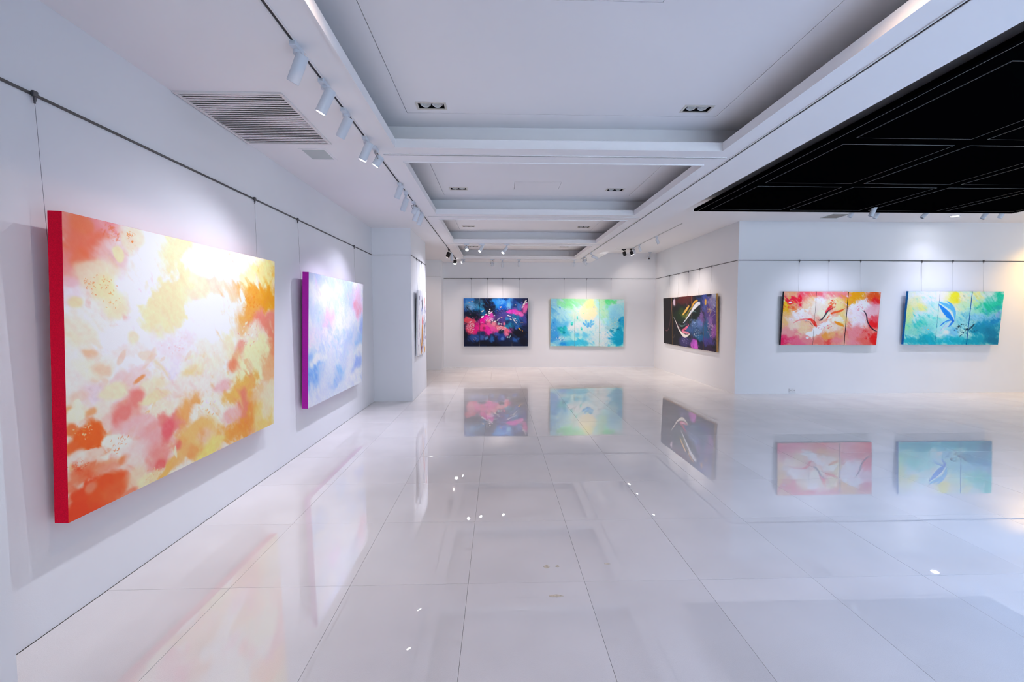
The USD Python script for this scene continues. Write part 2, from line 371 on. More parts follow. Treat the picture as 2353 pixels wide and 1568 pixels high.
# (label, A, M, kind, lit, axis, target or None, power, colour, angle)
Y, Xx = (0, 1, 0), (1, 0, 0)
LAMPS = [
 ('unlit white cylinder spotlight, nearest the viewer on the left track', (TL, 2.596, ZS), (-1.133, 2.636, 2.782), 'tube', 0, Y, None, (-.47, .2, -.86)),
 ('lit white cylinder spotlight beside the slatted grille, second on the left track', (TL, 2.984, ZS), (-1.112, 2.975, 2.766), 'tube', 1, Y, [(-2.0, 2.5, .5, 12, 0, 40)], (-.47, .05, -.88)),
 ('unlit white cylinder spotlight between two lit ones on the left track', (TL, 3.384, ZS), (-1.143, 3.424, 2.784), 'tube', 0, Y, None, (-.5, .2, -.84)),
 ('lit white cylinder spotlight just before the yoke lamp on the left track', (TL, 3.895, ZS), (-1.120, 3.885, 2.774), 'tube', 1, Y, [(-2.0, 2.9, 1.0, 18, 0, 44)], (-.42, .02, -.9)),
 ('lit white spotlight in a steel yoke where the first cross track meets the left track', (TL + .02, 4.11, ZS), (-1.068, 4.09, 2.796), 'small', 1, Y, [(-2.0, 3.25, .6, 18, 0, 44)], (-.54, 0, -.84)),
 ('pale cylinder spotlight beside the second coffer, first of five on left track', (TL, 5.212, ZS), (-1.137, 5.262, 2.81), 'tube', 0, Y, None, (-.38, .25, -.89)),
 ('pale cylinder spotlight beside the second coffer, second of five on left track', (TL, 5.536, ZS), (-1.142, 5.586, 2.742), 'tube', 1, Y, [(-2.0, 5.3, .3, 18, 0, 42)], (-.38, .25, -.89)),
 ('pale spotlight in a steel yoke beside the second coffer on the left track', (TL, 6.039, ZS), (-1.106, 6.09, 2.82), 'small', 0, Y, None, (-.42, .3, -.85)),
 ('pale cylinder spotlight just beyond the yoke lamp beside the second coffer', (TL, 6.377, ZS), (-1.154, 6.427, 2.793), 'tube', 1, Y, [(-2.0, 6.0, .95, 14, 0, 44)], (-.40, .25, -.88)),
 ('pale cylinder spotlight at the end of the second coffer, last of five', (TL, 6.671, ZS), (-1.145, 6.721, 2.797), 'tube', 0, Y, None, (-.38, .25, -.89)),
 ('black spotlight farther from the back wall on the left track', (TL, 10.34, ZS), (-1.12, 10.31, 2.79), 'black', 0, Y, [(-2.3, 12.2, .7, 6, 0, 46)]),
 ('white spotlight between the two black ones on the left track', (TL, 10.916, ZS), (-1.085, 10.93, 2.77), 'tube', 0, Y, [(1.0, 9.6, 0, 15, 0, 62)]),
 ('black lit spotlight nearest the back wall on the left track', (TL, 11.80, ZS), (-1.095, 11.76, 2.79), 'black', 1, Y, [(1.5, 11.0, 0, 14, 0, 58)]),
 ('lit spotlight in a steel yoke, left of three under the fourth coffer', (-.645, 9.52, ZS), (-.63, 9.45, 2.822), 'small', 1, Xx, [(-1.45, 8.7, 1.4, 8, 0, 46)]),
 ('lit white cylinder spotlight, middle of three under the fourth coffer', (-.326, 9.52, ZS), (-.372, 9.465, 2.795), 'tube', 1, Xx, [(-1.45, 8.5, 1.2, 6, 0, 46)]),
 ('lit white cylinder spotlight, right of three under the fourth coffer', (.191, 9.52, ZS), (.105, 9.465, 2.765), 'tube', 1, Xx, [(-1.2, 8.4, 0, 7, 0, 46)]),
 ('small bright spotlight with grey bracket, leftmost before the back wall', (-.91, 12.14, ZS), (-.955, 12.12, 2.862), 'small', 1, Xx, [(-.5, 12.82, .4, 4, 0, 44)]),
 ('grey drum spotlight with bracket before the back wall above the navy painting', (-.137, 12.14, ZS), (-.149, 12.24, 2.80), 'small', 0, Xx, [(-.2, 12.82, .1, 7, 0, 47)]),
 ('slim white dark-capped spotlight before the back wall, right of the drum lamp', (.124, 12.14, ZS), (.119, 12.24, 2.765), 'tube', 0, Xx, [(.4, 12.82, .1, 6, 0, 47)]),
 ('slim spotlight on a wide bracket in front of the back wall', (.56, 12.14, ZS), (.565, 12.24, 2.79), 'tube', 0, Xx, None),
 ('large lit white cylinder spotlight on the right track near the back wall', (TR, 10.74, ZS), (2.355, 10.79, 2.815), 'tube', 1, Y, [(4.4, 10.9, .6, 10, 0, 34)]),
 ('small white spotlight behind the large lit one on the right track', (TR, 11.45, ZS), (2.21, 11.55, 2.81), 'small', 0, Y, [(2.1, 12.82, .1, 13, 0, 46)]),
 ('white cylinder spotlight close beside the small one on the right track', (TR, 11.75, ZS), (2.30, 11.85, 2.80), 'tube', 0, Y, [(2.9, 12.82, .1, 13, 0, 46)]),
 ('small white cylinder spotlight on the last cross track near the right track', (2.03, 12.14, ZS), (2.046, 12.24, 2.80), 'mini', 0, Xx, None),
 ('black spotlight at the left end of the L-shaped track', (3.33, 12.05, ZH), (3.36, 12.03, 3.055), 'black', 0, Xx, None),
 ('black lit spotlight at the bend of the L-shaped track', (3.492, 11.95, ZH), (3.53, 11.93, 3.06), 'black', 1, Y, [(4.0, 12.82, 1.9, 3, 0, 54)]),
 ('white spotlight directly beside the black one at the bend of the L-shaped track', (3.492, 11.72, ZH), (3.53, 11.74, 3.08), 'small', 0, Y, None),
 ('lit white cylinder spotlight in the middle of the L-shaped track', (3.492, 11.25, ZH), (3.535, 11.25, 3.055), 'mini', 1, Y, [(4.42, 11.1, .2, 15, 0, 47)]),
 ('lit white cylinder spotlight nearest the viewer on the L-shaped track', (3.492, 10.02, ZH), (3.540, 10.02, 3.05), 'mini', 1, Y, [(4.42, 9.9, .2, 16, 0, 47)]),
 ('white cylinder spotlight, leftmost behind the black ceiling raft', (5.67, 7.2, ZH), (5.635, 7.23, 3.055), 'tube', 0, Xx, [(5.85, 8.36, .6, 11, 0, 42)]),
 ('white cylinder spotlight hanging on the black ceiling raft', (5.47, 6.55, PZ + .06), (5.437, 6.57, 2.93), 'tube', 0, Xx, None),
 ('white cylinder spotlight next to the one on the raft, behind the black raft', (6.10, 7.2, ZH), (6.049, 7.23, 3.04), 'tube', 0, Xx, [(6.35, 8.36, .6, 14, 0, 42)]),
 ('tilted white cylinder spotlight behind the raft above the gap between red and teal paintings', (6.90, 7.2, ZH), (6.83, 7.23, 3.053), 'tube', 0, Xx, None),
 ('white cylinder spotlight, left one of the right hand pair behind the raft', (7.885, 7.2, ZH), (7.834, 7.23, 3.045), 'tube', 0, Xx, [(8.05, 8.36, .5, 12, 0, 42)]),
 ('white cylinder spotlight, rightmost behind the black ceiling raft', (8.145, 7.2, ZH), (8.123, 7.23, 3.06), 'tube', 0, Xx, [(8.9, 8.36, .8, 9, 0, 44)]),
]
def group_of(i): return next(g for n, g in ((5, 'p1'), (10, 'p2'), (13, 'alcove'), (16, 'column'), (20, 'back'), (21, 'side'), (23, 'back'), (29, 'side'), (99, 'right')) if i < n)
for i, (lab, A_, M_, kind, lit, ax, beams, *dirn) in enumerate(LAMPS):
    t, mouth = lamp(lab, A_, M_, kind, bool(lit), ax, dirn[0] if dirn else None)
    for bm in beams or ():
        g_ = np.array(GROUP[group_of(i)], float); k_ = max(g_.max(), 1e-6)
        spot(t, mouth, bm[:3], bm[3] * k_, g_ / k_, bm[5])


# ------------------------------------------------------------------ twin recessed downlights in the coffers
rows = ('first', 'second', 'third', 'fourth')
def tinted(parent, pos, target, power, g, angle):
    g_ = np.array(GROUP[g], float); k_ = max(g_.max(), 1e-6)
    spot(parent, pos, target, power * k_, g_ / k_, angle)
for k, dls in enumerate(DL):
    for s, (x, y) in enumerate(dls):
        lit = s > 1
        lab = f'lit twin recessed downlight above the top of the photo, {("left", "right")[s % 2]} one' if lit else f'unlit twin recessed downlight on the {("left", "right")[s]} in the {rows[k]} coffer from the front'
        t = thing('twin_downlight', lab, 'downlight', (x, y, ZC), group=None)
        obj('frame', arr(mbox(x - .122, x + .122, y - .066, y + .066, ZC - .005, ZC + .003) - mbox(x - .104, x + .104, y - .048, y + .048, 0, 9)), 'downlight_frame', t)
        obj('housing', arr(mbox(x - .1075, x + .1075, y - .0515, y + .0515, ZC - .001, ZC + .12) - mbox(x - .104, x + .104, y - .048, y + .048, 0, ZC + .115)), 'lamp_black', t)
        for dx in (-.047, .047):
            c = np.array([x + dx, y, ZC + .013]); d = np.array([0, -.22, -.97]); d /= np.linalg.norm(d)
            b = obj('lamp', lathe([(.012, -.05), (.030, -.012), (.0355, -.002), (.037, .004), (.035, .008), (.033, .004)], c, d, 28), 'outlet_white', t, smooth=40)
            obj('glass', lathe([(.033, .004), (.026, .001), (.018, .003), (.010, -.002), (0, 0)], c, d, 28), 'lamp_lit' if lit else 'downlight_glass', b)
            obj('gimbal_ring', lathe([(.041, -.004), (.044, -.004), (.044, .003), (.041, .003), (.041, -.004)], c, (0, 0, -1), 28), 'outlet_white', b, smooth=40)
        if lit: tinted(t, (x, y, ZC - .01), (x, y + .3, 0), 20, 'down', 70)

# lit round downlight and the ceiling vents
def disc_light(label, x, y, z, r, warm=False):
    t = thing('round_downlight', label, 'downlight', (x, y, z))
    obj('rim', lathe([(r, .001), (r + .012, .001), (r + .012, -.006), (r, -.006), (r, .001)], (x, y, z), (0, 0, 1), 32), 'track_white', t, smooth=40)
    obj('lens', lathe([(r, -.001), (r, -.004), (0, -.004)], (x, y, z), (0, 0, 1), 32), 'lamp_lit_warm' if warm else 'lamp_lit', t)
    return t
dl0 = disc_light('lit round downlight in the ceiling above the teal painting', 8.017, 7.86, ZH, .06)
dl1 = disc_light('lit warm round downlight at the far right end of the bay', 10.35, 7.75, ZH, .06, True)
tinted(dl1, (10.35, 7.75, ZH - .02), (10.3, 8.0, 0), 25, 'warm', 60)
tinted(dl0, (8.017, 7.86, ZH - .02), (8.0, 7.98, 0), 6, 'right', 60)
for k, (x, y) in enumerate([(4.2, 1.3), (6.3, 1.3), (4.2, -.5), (6.3, -.5)]):
    t = disc_light(f'lit round downlight in the black raft beyond the photo, {("left front", "right front", "left rear", "right rear")[k]} one', x, y, PZ, .06)
    tinted(t, (x, y, PZ - .02), (x, y + .2, 0), 20, 'raft', 75)
g = thing('air_grille', 'large white slatted air grille in the ceiling beside the left wall', 'air vent', (-1.77, 3.58, ZS))
X0, X1, Y0, Y1 = -2.122, -1.42, 3.128, 4.032
obj('frame', arr(mbox(X0, X1, Y0, Y1, ZS - .012, ZS + .002) - mbox(X0 + .02, X1 - .02, Y0 + .02, Y1 - .02, 0, 9)), 'grille', g)
obj('backing', box(X0 + .02, X1 - .02, Y0 + .02, Y1 - .02, ZS - .0015, ZS + .001), 'grille_dark', g)
NS = 25
for k in range(NS):
    y = Y0 + .028 + (Y1 - Y0 - .056) * (k + .5) / NS
    b, f = box(X0 + .0201, X1 - .0201, -.0115, .0115, -.001, .001)
    a = math.radians(6); c_, s_ = math.cos(a), math.sin(a)
    V = np.c_[b[:, 0], y + b[:, 1] * c_ - b[:, 2] * s_, ZS - .0072 + b[:, 1] * s_ + b[:, 2] * c_]
    obj('slat', (V, f), 'grille', g)
v = thing('air_vent', 'small square pale grey ceiling vent beyond the slatted grille', 'air vent', (-1.63, 4.3, ZS))
obj('frame', arr(mbox(-1.755, -1.515, 4.15, 4.445, ZS - .006, ZS + .001) - mbox(-1.735, -1.535, 4.172, 4.423, 0, 9)), 'ceiling_paint', v)
obj('plate', box(-1.735, -1.535, 4.172, 4.423, ZS - .004, ZS + .001), 'vent_plate', v)
v = thing('air_vent', 'thin grey ceiling vent above the red painting behind the black raft', 'air vent', (5.91, 7.9, ZH))
obj('frame', arr(mbox(5.76, 6.06, 7.75, 8.08, ZH - .006, ZH + .001) - mbox(5.775, 6.045, 7.765, 8.065, 0, 9)), 'vent_plate', v)
obj('plate', box(5.775, 6.045, 7.765, 8.065, ZH - .004, ZH + .001), 'grille_dark', v)

# security camera in the far right corner and the wall outlet
c = thing('security_camera', 'small bullet security camera under the ceiling in the far corner', 'security camera', (4.22, 12.6, ZH))
obj('base', lathe([(0, -.001), (.05, -.001), (.05, .02), (.035, .03), (0, .03)], (4.22, 12.6, ZH), (0, 0, -1), 20), 'lamp_white', c, smooth=35)
obj('arm', rod((4.22, 12.6, ZH - .025), (4.19, 12.58, ZH - .13), .013), 'lamp_white', c, smooth=35)
d = np.array([-.28, -.9, -.34])
b = obj('body', lathe([(0, 0), (.036, 0), (.042, .01), (.042, .15), (.036, .152), (.036, .14), (0, .14)], (4.195, 12.62, ZH - .14), d, 24), 'lamp_white', c, smooth=35)
obj('lens', lathe([(.022, .138), (.022, .146), (.014, .149), (0, .149)], (4.195, 12.62, ZH - .14), d, 24), 'lamp_inner', c, smooth=35)
o = thing('wall_outlet', 'white double wall socket low on the right wall below the red painting', 'wall socket', (5.575, 8.4, .06))
obj('plate', box(5.512, 5.64, 8.392, 8.401, .022, .098, .003), 'outlet_white', o)
for x in (5.545, 5.607):
    f_ = obj('socket', box(x - .021, x + .021, 8.389, 8.393, .036, .084, .001), 'outlet_white', o)
    for dx in (-.008, .008): obj('slot', box(x + dx - .002, x + dx + .002, 8.3885, 8.3895, .052, .07), 'outlet_hole', f_)

# ------------------------------------------------------------------ picture rails and hanging wires
ZR = 2.507
def rail(label, mesh, m='rail_grey'):
    return obj('picture_rail', mesh, m, label=label, cat='picture rail')
def railbox(p, q, n, m, label, h=.012):
    lo, hi = np.minimum(p, q), np.maximum(p, q)
    a = np.array([lo[0], lo[1]]); b = np.array([hi[0], hi[1]])
    for k in range(2):
        if n[k] > 0: b[k] = a[k] + .009; a[k] -= .002
        if n[k] < 0: a[k] = b[k] - .009; b[k] += .002
    rail(label, box(a[0], b[0], a[1], b[1], ZR - h / 2, ZR + h / 2, .001), m)
railbox((XL, 1.825), (XL, 7.835), (1, 0), 'rail_grey', 'dark picture rail running along the left wall')
railbox((XL + .01, 7.84), (-1.475, 7.84), (0, -1), 'rail_white', 'pale picture rail across the front of the wall column')
railbox((-1.475, 7.845), (-1.475, 9.41), (1, 0), 'rail_grey', 'short dark picture rail on the side of the wall column')
railbox((-3.69, 12.31), (-1.52, 12.31), (0, -1), 'rail_white', 'pale picture rail on the recessed wall left of the back wall')
railbox((-1.51, YB), (4.46, YB), (0, -1), 'rail_grey', 'thin picture rail along the back wall')
railbox((4.47, 8.42), (4.47, YB - .01), (-1, 0), 'rail_grey', 'picture rail along the side wall above the dark purple painting')
railbox((4.47, 8.4), (XR, 8.4), (0, -1), 'rail_grey', 'picture rail along the right wall above the red and teal paintings')

def wire(label, top, bottom, n, r, group):
    """top: point on the rail's face; n: out of the wall"""
    top, bottom, n = map(lambda a: np.array(a, float), (top, bottom, n))
    t = thing('hanging_wire', label, 'hanging wire', top, group=group)
    s = np.cross(n, [0, 0, 1.])
    obj('hook', join(obox(top + n * .003, n, 0, s, -.004, .010, .012, .013, .002), obox(top + n * .003 - [0, 0, .02], n, 0, s, -.003, .007, .005, .012, .001), rod(top + n * .004 - [0, 0, .03], top + n * .004 - [0, 0, .042], .004, 8)), 'hook_metal', t)
    obj('cable', rod(top + n * .004 - [0, 0, .03], bottom, r, 6), 'wire', t)

# ------------------------------------------------------------------ paintings: the pictures are painted on the canvas as vertex colours
ART = {
    'P1': ('f2e4d4', (1.985, 1.45), (420, 310), [
        ('p',.345,.412,.683,.146,80,.0314,['f4e8dc','f3dcc4','f0d8d4','f6f2fa','f2d0b0'],.6,-30),
        ('b',.224,.164,.268,.278,0,'f6f4fc',.9,.7,.45),
        ('b',.614,.116,.418,.268,0,'f6f4fa',.9,.7,.45),
        ('b',.281,.324,.294,.189,0,'f5f3fa',.9,.7,.45),
        ('b',.468,.324,.241,.239,0,'f4f2fa',.9,.7,.45),
        ('b',.089,.198,.103,.178,0,'f4e9dc',.7,.7,.45),
        ('b',.371,.036,.076,.083,0,'f1e3b0',.85,.7,.45),
        ('b',.346,.24,.105,.131,0,'efdcae',.95,.4,.45),
        ('b',.323,.324,.09,.061,0,'efdfb4',.8,.7,.45),
        ('b',.469,.195,.087,.052,0,'f0e2b8',.8,.7,.45),
        ('b',.565,.223,.173,.045,0,'f6dabc',.8,.7,.45),
        ('b',.043,.05,.125,.118,0,'f98d80',1,.7,.45),
        ('b',.053,.096,.085,.086,0,'fd7a5e',.95,.7,.45),
        ('b',.019,.172,.062,.05,0,'f98f88',.9,.7,.45),
        ('b',.11,.027,.085,.039,0,'f59aa0',.8,.7,.45),
        ('b',.043,.034,.045,.03,0,'ff7c54',.8,.7,.45),
        ('b',.046,.141,.031,.031,0,'fc7850',.7,.7,.45),
        ('p',.138,.031,.049,.029,40,.0057,['fb6a3c','fc7850'],.9,-30),
        ('p',.175,.064,.062,.042,40,.0034,['f08050','f79a70'],.9,-30),
        ('b',.134,.127,.084,.055,0,'e8c5c2',.85,.7,.45),
        ('b',.154,.109,.021,.028,0,'f2e0b0',.9,.4,.45),
        ('b',.2,.043,.054,.054,0,'f1dcc2',.9,.7,.45),
        ('p',.203,.034,.03,.023,25,.0039,['f08040','f29a50'],.9,-30),
        ('b',.089,.198,.079,.039,0,'f0d9bb',.85,.7,.45),
        ('b',.11,.236,.052,.033,0,'f3e0ae',.9,.7,.45),
        ('b',.151,.286,.06,.042,0,'f4e3ba',.85,.7,.45),
        ('p',.101,.219,.068,.043,40,.0035,['f0904c','e88850'],.9,-30),
        ('p',.125,.279,.053,.033,14,.0032,['f0a860'],.9,-30),
        ('b',.017,.256,.04,.037,0,'efdadf',.9,.7,.45),
        ('b',.033,.282,.026,.017,0,'f5d9a8',.85,.7,.45),
        ('b',.015,.219,.033,.017,0,'f2b8bc',.8,.7,.45),
        ('b',.028,.375,.094,.051,0,'f2e3cb',.85,.7,.45),
        ('b',.067,.459,.048,.025,0,'f2bd94',.85,.7,.45),
        ('b',.014,.408,.04,.027,0,'f3dec0',.7,.7,.45),
        ('b',.931,.072,.147,.08,0,'f6d990',.9,.7,.45),
        ('b',.79,.135,.096,.063,0,'f4e2a8',.8,.7,.45),
        ('b',.855,.247,.16,.089,0,'fba240',1,.5,.45),
        ('b',.96,.23,.102,.1,0,'f69c20',.95,.7,.45),
        ('b',.83,.324,.123,.065,0,'f8a654',.9,.7,.45),
        ('p',.822,.271,.11,.076,60,.0072,['f88a28','fb9038'],.9,-30),
        ('b',.916,.386,.134,.068,0,'fb8c7a',1,.7,.45),
        ('b',.972,.483,.09,.109,0,'f98a70',1,.7,.45),
        ('b',.983,.6,.079,.084,0,'f0926a',.95,.7,.45),
        ('b',.799,.429,.141,.053,0,'f1ddca',.95,.7,.45),
        ('b',.738,.505,.051,.034,0,'f49c8a',.9,.7,.45),
        ('b',.848,.546,.137,.09,0,'f4e6b2',.95,.7,.45),
        ('b',.702,.573,.049,.045,0,'f3a478',.85,.7,.45),
        ('b',.753,.398,.051,.051,0,'f3b070',.7,.7,.45),
        ('p',.791,.428,.107,.07,50,.0095,['f4ece4','efe4c4','f4a890'],.9,-30),
        ('b',.647,.485,.064,.086,0,'f4dcb0',.6,.7,.45),
        ('b',.184,.441,.127,.039,0,'f1dfd8',.8,.7,.45),
        ('b',.367,.458,.096,.05,0,'eddee4',.8,.7,.45),
        ('b',.206,.403,.03,.024,0,'f3dcb8',.8,.7,.45),
        ('b',.102,.489,.069,.033,0,'f3e8d8',.8,.7,.45),
        ('p',.358,.449,.076,.04,40,.0053,['f4eef4','e8cccc'],.9,-30),
        ('b',.523,.523,.142,.06,0,'f3e2d0',.7,.7,.45),
        ('p',.189,.577,.458,.106,70,.0283,['f4e6da','f0cdb0','f4dfbe','eec0a4','ecdadf'],.6,-30),
        ('p',.225,.797,.489,.18,90,.0279,['f0b494','f4d4b6','f2a488','f4e2ce','f3bc74'],.6,-30),
        ('p',.044,.899,.134,.112,40,.0194,['ea6a40','e05428','f09068'],.7,-30),
        ('b',.014,.507,.075,.053,0,'f4e7de',.9,.7,.45),
        ('b',.072,.509,.063,.033,0,'f6ebd6',.9,.7,.45),
        ('b',.209,.54,.094,.033,0,'eccbc8',.8,.7,.45),
        ('b',.358,.555,.039,.037,0,'e6e2f5',.8,.7,.45),
        ('b',.449,.585,.067,.025,0,'f6d19a',.9,.7,.45),
        ('b',.505,.569,.119,.031,0,'f5e5ce',.7,.7,.45),
        ('b',.107,.507,.04,.023,0,'f0c8a8',.8,.7,.45),
        ('b',.686,.592,.059,.034,0,'f08a68',.9,.7,.45),
        ('b',.793,.65,.167,.085,0,'f6e9ba',1,.7,.45),
        ('b',.951,.685,.078,.105,0,'eeb585',.9,.7,.45),
        ('b',.228,.564,.029,.009,-20,'f09050',.8,.5,.4),
        ('b',.027,.555,.058,.039,0,'f3e8df',.9,.7,.45),
        ('b',.08,.593,.055,.034,0,'e8d8de',.9,.7,.45),
        ('b',.136,.59,.065,.031,0,'f5e1bc',.9,.7,.45),
        ('b',.268,.602,.086,.03,0,'f3e3c6',.9,.7,.45),
        ('b',.382,.64,.135,.038,0,'f3e3d8',.9,.7,.45),
        ('b',.517,.669,.121,.047,0,'f3e4da',.9,.7,.45),
        ('b',.032,.592,.035,.018,0,'efc8b0',.7,.7,.45),
        ('b',.006,.639,.019,.028,0,'f0a068',.9,.7,.45),
        ('b',.069,.691,.055,.03,0,'f0decc',.9,.7,.45),
        ('b',.025,.648,.043,.029,0,'f3e9cf',1,.35,.7),
        ('b',.029,.617,.016,.022,0,'f3e9cf',1,.35,.7),
        ('b',.067,.653,.025,.015,0,'f09a60',.7,.7,.45),
        ('b',.211,.636,.042,.033,0,'fb847c',.9,.7,.45),
        ('b',.159,.684,.049,.027,-35,'fb7472',1,.7,.5),
        ('b',.18,.686,.076,.057,0,'f69084',.7,.7,.45),
        ('b',.306,.713,.067,.036,0,'f4e2cb',.95,.35,.8),
        ('b',.268,.65,.063,.017,0,'f5deb2',.9,.4,.7),
        ('p',.302,.716,.079,.031,50,.0063,['f7ecd8','f4e4c8'],.9,-30),
        ('b',.319,.804,.119,.064,0,'fa857c',.9,.7,.45),
        ('b',.337,.801,.032,.037,0,'ff6c72',.95,.7,.45),
        ('b',.39,.891,.035,.024,0,'ff5f64',.95,.7,.45),
        ('b',.206,.748,.09,.05,0,'eec0c0',.8,.7,.45),
        ('b',.257,.835,.086,.061,0,'f0b8b6',.8,.7,.45),
        ('b',.286,.901,.108,.054,0,'f0968c',.9,.7,.45),
        ('b',.295,.941,.03,.023,0,'f86c68',.9,.7,.45),
        ('b',.266,.777,.052,.026,0,'f4a8a0',.7,.7,.45),
        ('b',.443,.742,.081,.064,0,'f7a662',.9,.7,.45),
        ('b',.534,.804,.108,.069,0,'f4ecdd',1,.4,.6),
        ('b',.54,.864,.059,.027,0,'f5e9ce',.9,.7,.45),
        ('p',.516,.783,.089,.052,40,.0071,['f6f0e6','f0b070','e8d8f0'],.9,-30),
        ('b',.61,.684,.063,.033,0,'f5b6b6',.8,.7,.45),
        ('b',.738,.747,.147,.065,0,'f9b25a',.9,.7,.45),
        ('b',.754,.852,.112,.088,40,'f98d74',1,.7,.5),
        ('b',.762,.909,.097,.067,0,'f98a6c',.9,.7,.45),
        ('b',.827,.879,.07,.1,0,'f49a48',.85,.7,.45),
        ('b',.716,.947,.134,.077,0,'f3963e',.9,.7,.45),
        ('b',.658,.853,.077,.04,0,'eeb6b2',.8,.7,.45),
        ('b',.935,.95,.104,.093,0,'f4c874',.9,.7,.45),
        ('b',.962,.832,.08,.093,0,'f3dfbb',.9,.7,.45),
        ('b',.861,.794,.072,.044,0,'f0c898',.7,.7,.45),
        ('b',.459,.872,.113,.061,0,'f3b86e',.9,.7,.45),
        ('b',.504,.899,.056,.031,0,'eec4ac',.7,.7,.45),
        ('b',.552,.96,.128,.038,0,'f4d182',.9,.7,.45),
        ('b',.431,.947,.088,.035,0,'eea060',.9,.7,.45),
        ('b',.516,.982,.085,.039,-25,'f5da84',.95,.7,.4),
        ('b',.053,.734,.074,.041,0,'ed682c',1,.5,.6),
        ('b',.093,.78,.04,.023,0,'ed6424',1,.5,.6),
        ('b',.008,.689,.023,.021,0,'ee743c',.9,.7,.45),
        ('b',.01,.747,.026,.018,0,'ed703c',.9,.7,.45),
        ('p',.039,.714,.052,.026,40,.0034,['f3d8a8','ef8a40'],.9,-30),
        ('b',.129,.77,.047,.024,0,'f3ecdb',1,.35,.8),
        ('b',.157,.801,.039,.028,0,'f2eadd',1,.35,.8),
        ('b',.164,.832,.025,.025,0,'efe2d6',.9,.4,.7),
        ('p',.143,.791,.062,.036,50,.0044,['f4ece0','ef8040'],.9,-30),
        ('b',.058,.781,.074,.019,0,'f1dbcb',.9,.4,.7),
        ('b',.023,.785,.035,.022,0,'efdfd0',.9,.7,.45),
        ('b',.163,.861,.025,.02,0,'ed7c44',.9,.7,.45),
        ('b',.098,.837,.067,.023,0,'ef9e74',.8,.7,.45),
        ('b',.201,.856,.042,.059,0,'efd4cc',.7,.7,.45),
        ('b',.037,.832,.06,.029,0,'e87c54',.9,.7,.45),
        ('b',.114,.867,.059,.032,0,'eb987c',.8,.7,.45),
        ('b',.17,.901,.06,.033,0,'f1d5c7',.9,.7,.45),
        ('b',.204,.942,.053,.038,0,'f0d2b2',.9,.7,.45),
        ('b',.035,.939,.104,.081,0,'e6532c',1,.5,.45),
        ('b',.097,.918,.085,.043,0,'e95d2e',1,.6,.45),
        ('b',.13,.963,.066,.044,0,'e96c3e',.9,.7,.45),
        ('b',.014,.975,.066,.051,0,'e14c28',1,.7,.45),
        ('b',.059,.907,.025,.019,0,'e99474',.8,.7,.45),
        ('b',.01,.874,.023,.022,0,'e88a68',.7,.7,.45),
        ('p',.028,.82,.039,.022,40,.0026,['f0c8a8','d85a30'],.9,-30),
        ('b',.235,.975,.044,.026,0,'f4dfb2',.9,.7,.45),
        ('b',.268,.974,.035,.022,0,'f1d2a4',.9,.7,.45),
        ('b',.331,.967,.087,.022,-25,'f3b464',.95,.6,.4),
        ('b',.38,.95,.075,.034,-30,'efb676',.85,.6,.4),
        ('b',.169,1.005,.05,.018,-25,'e98c6c',.9,.6,.4),
        ('p',.264,.963,.064,.027,30,.0041,['f6e4c0','d89060'],.9,-30),
        ('b',.363,.914,.007,.029,0,'f4e0c0',.9,.4,.2)]),
    'P2': ('dde0f2', (1.93, 1.44), (150, 200), [
        ('p',.391,.453,.892,.519,70,.0667,['eceaf6','c8d4ee','dce0f2','b8c8ea'],.55,-50),
        ('b',.161,.044,.533,.081,0,'b0bce4',.9,.7,.45),
        ('b',.079,.26,.233,.1,0,'c2cfe6',.9,.7,.45),
        ('b',.234,.143,.341,.091,0,'e8e8f6',.9,.7,.45),
        ('b',.567,.208,.275,.161,0,'bccae8',.9,.7,.45),
        ('b',.682,.029,.241,.07,0,'c0d2ee',.9,.7,.45),
        ('b',.895,.039,.152,.075,0,'e6e6f0',.9,.7,.45),
        ('b',.53,.092,.073,.075,0,'d8e2f4',.7,.7,.45),
        ('b',.311,.318,.116,.062,0,'e4bcf2',1,.7,.45),
        ('b',.264,.386,.102,.034,0,'e2beee',.9,.7,.45),
        ('b',.161,.48,.171,.059,0,'e4c8f0',.9,.7,.45),
        ('b',.391,.406,.067,.048,0,'e8ccf2',.8,.7,.45),
        ('b',.883,.198,.136,.111,0,'f6bcd0',.9,.7,.45),
        ('b',.817,.209,.073,.041,0,'f99cae',1,.7,.45),
        ('b',.895,.276,.097,.051,0,'f99cae',1,.7,.45),
        ('b',.682,.379,.402,.114,0,'eaeaf7',.9,.7,.45),
        ('b',.279,.525,.331,.092,0,'e4e1f3',.8,.7,.45),
        ('b',.987,.424,.096,.067,0,'98acdc',.9,.7,.45),
        ('b',.872,.55,.36,.074,0,'9cbce2',.95,.7,.45),
        ('b',.723,.602,.25,.125,-40,'b2c4ea',.85,.7,.45),
        ('b',.092,.728,.235,.086,0,'86b2e4',1,.7,.45),
        ('b',.052,.792,.141,.092,0,'7aa6dc',.9,.7,.45),
        ('b',.027,.619,.086,.049,0,'8eb4e2',.9,.7,.45),
        ('b',.442,.821,.231,.061,0,'90b8ea',1,.7,.45),
        ('b',.391,.885,.167,.052,0,'94b4e4',.9,.7,.45),
        ('b',.895,.803,.152,.061,0,'9cb0e2',1,.7,.45),
        ('b',.295,.774,.146,.147,0,'d8dcf2',.8,.7,.45),
        ('b',.682,.773,.092,.322,30,'dadcf2',.85,.7,.45),
        ('b',.133,.653,.112,.037,0,'e6e6ee',.9,.7,.45),
        ('b',.161,.959,.285,.081,0,'d4d8ee',.85,.7,.45),
        ('b',.806,.9,.173,.055,0,'dedff2',.9,.7,.45),
        ('b',.567,.969,.3,.051,0,'d0d8ee',.7,.7,.45),
        ('p',.53,.234,.073,.05,20,.0086,['e8ecf8'],.9,-30)]),
    'P3': ('eceaf2', (0.75, 1.1), (70, 120), [
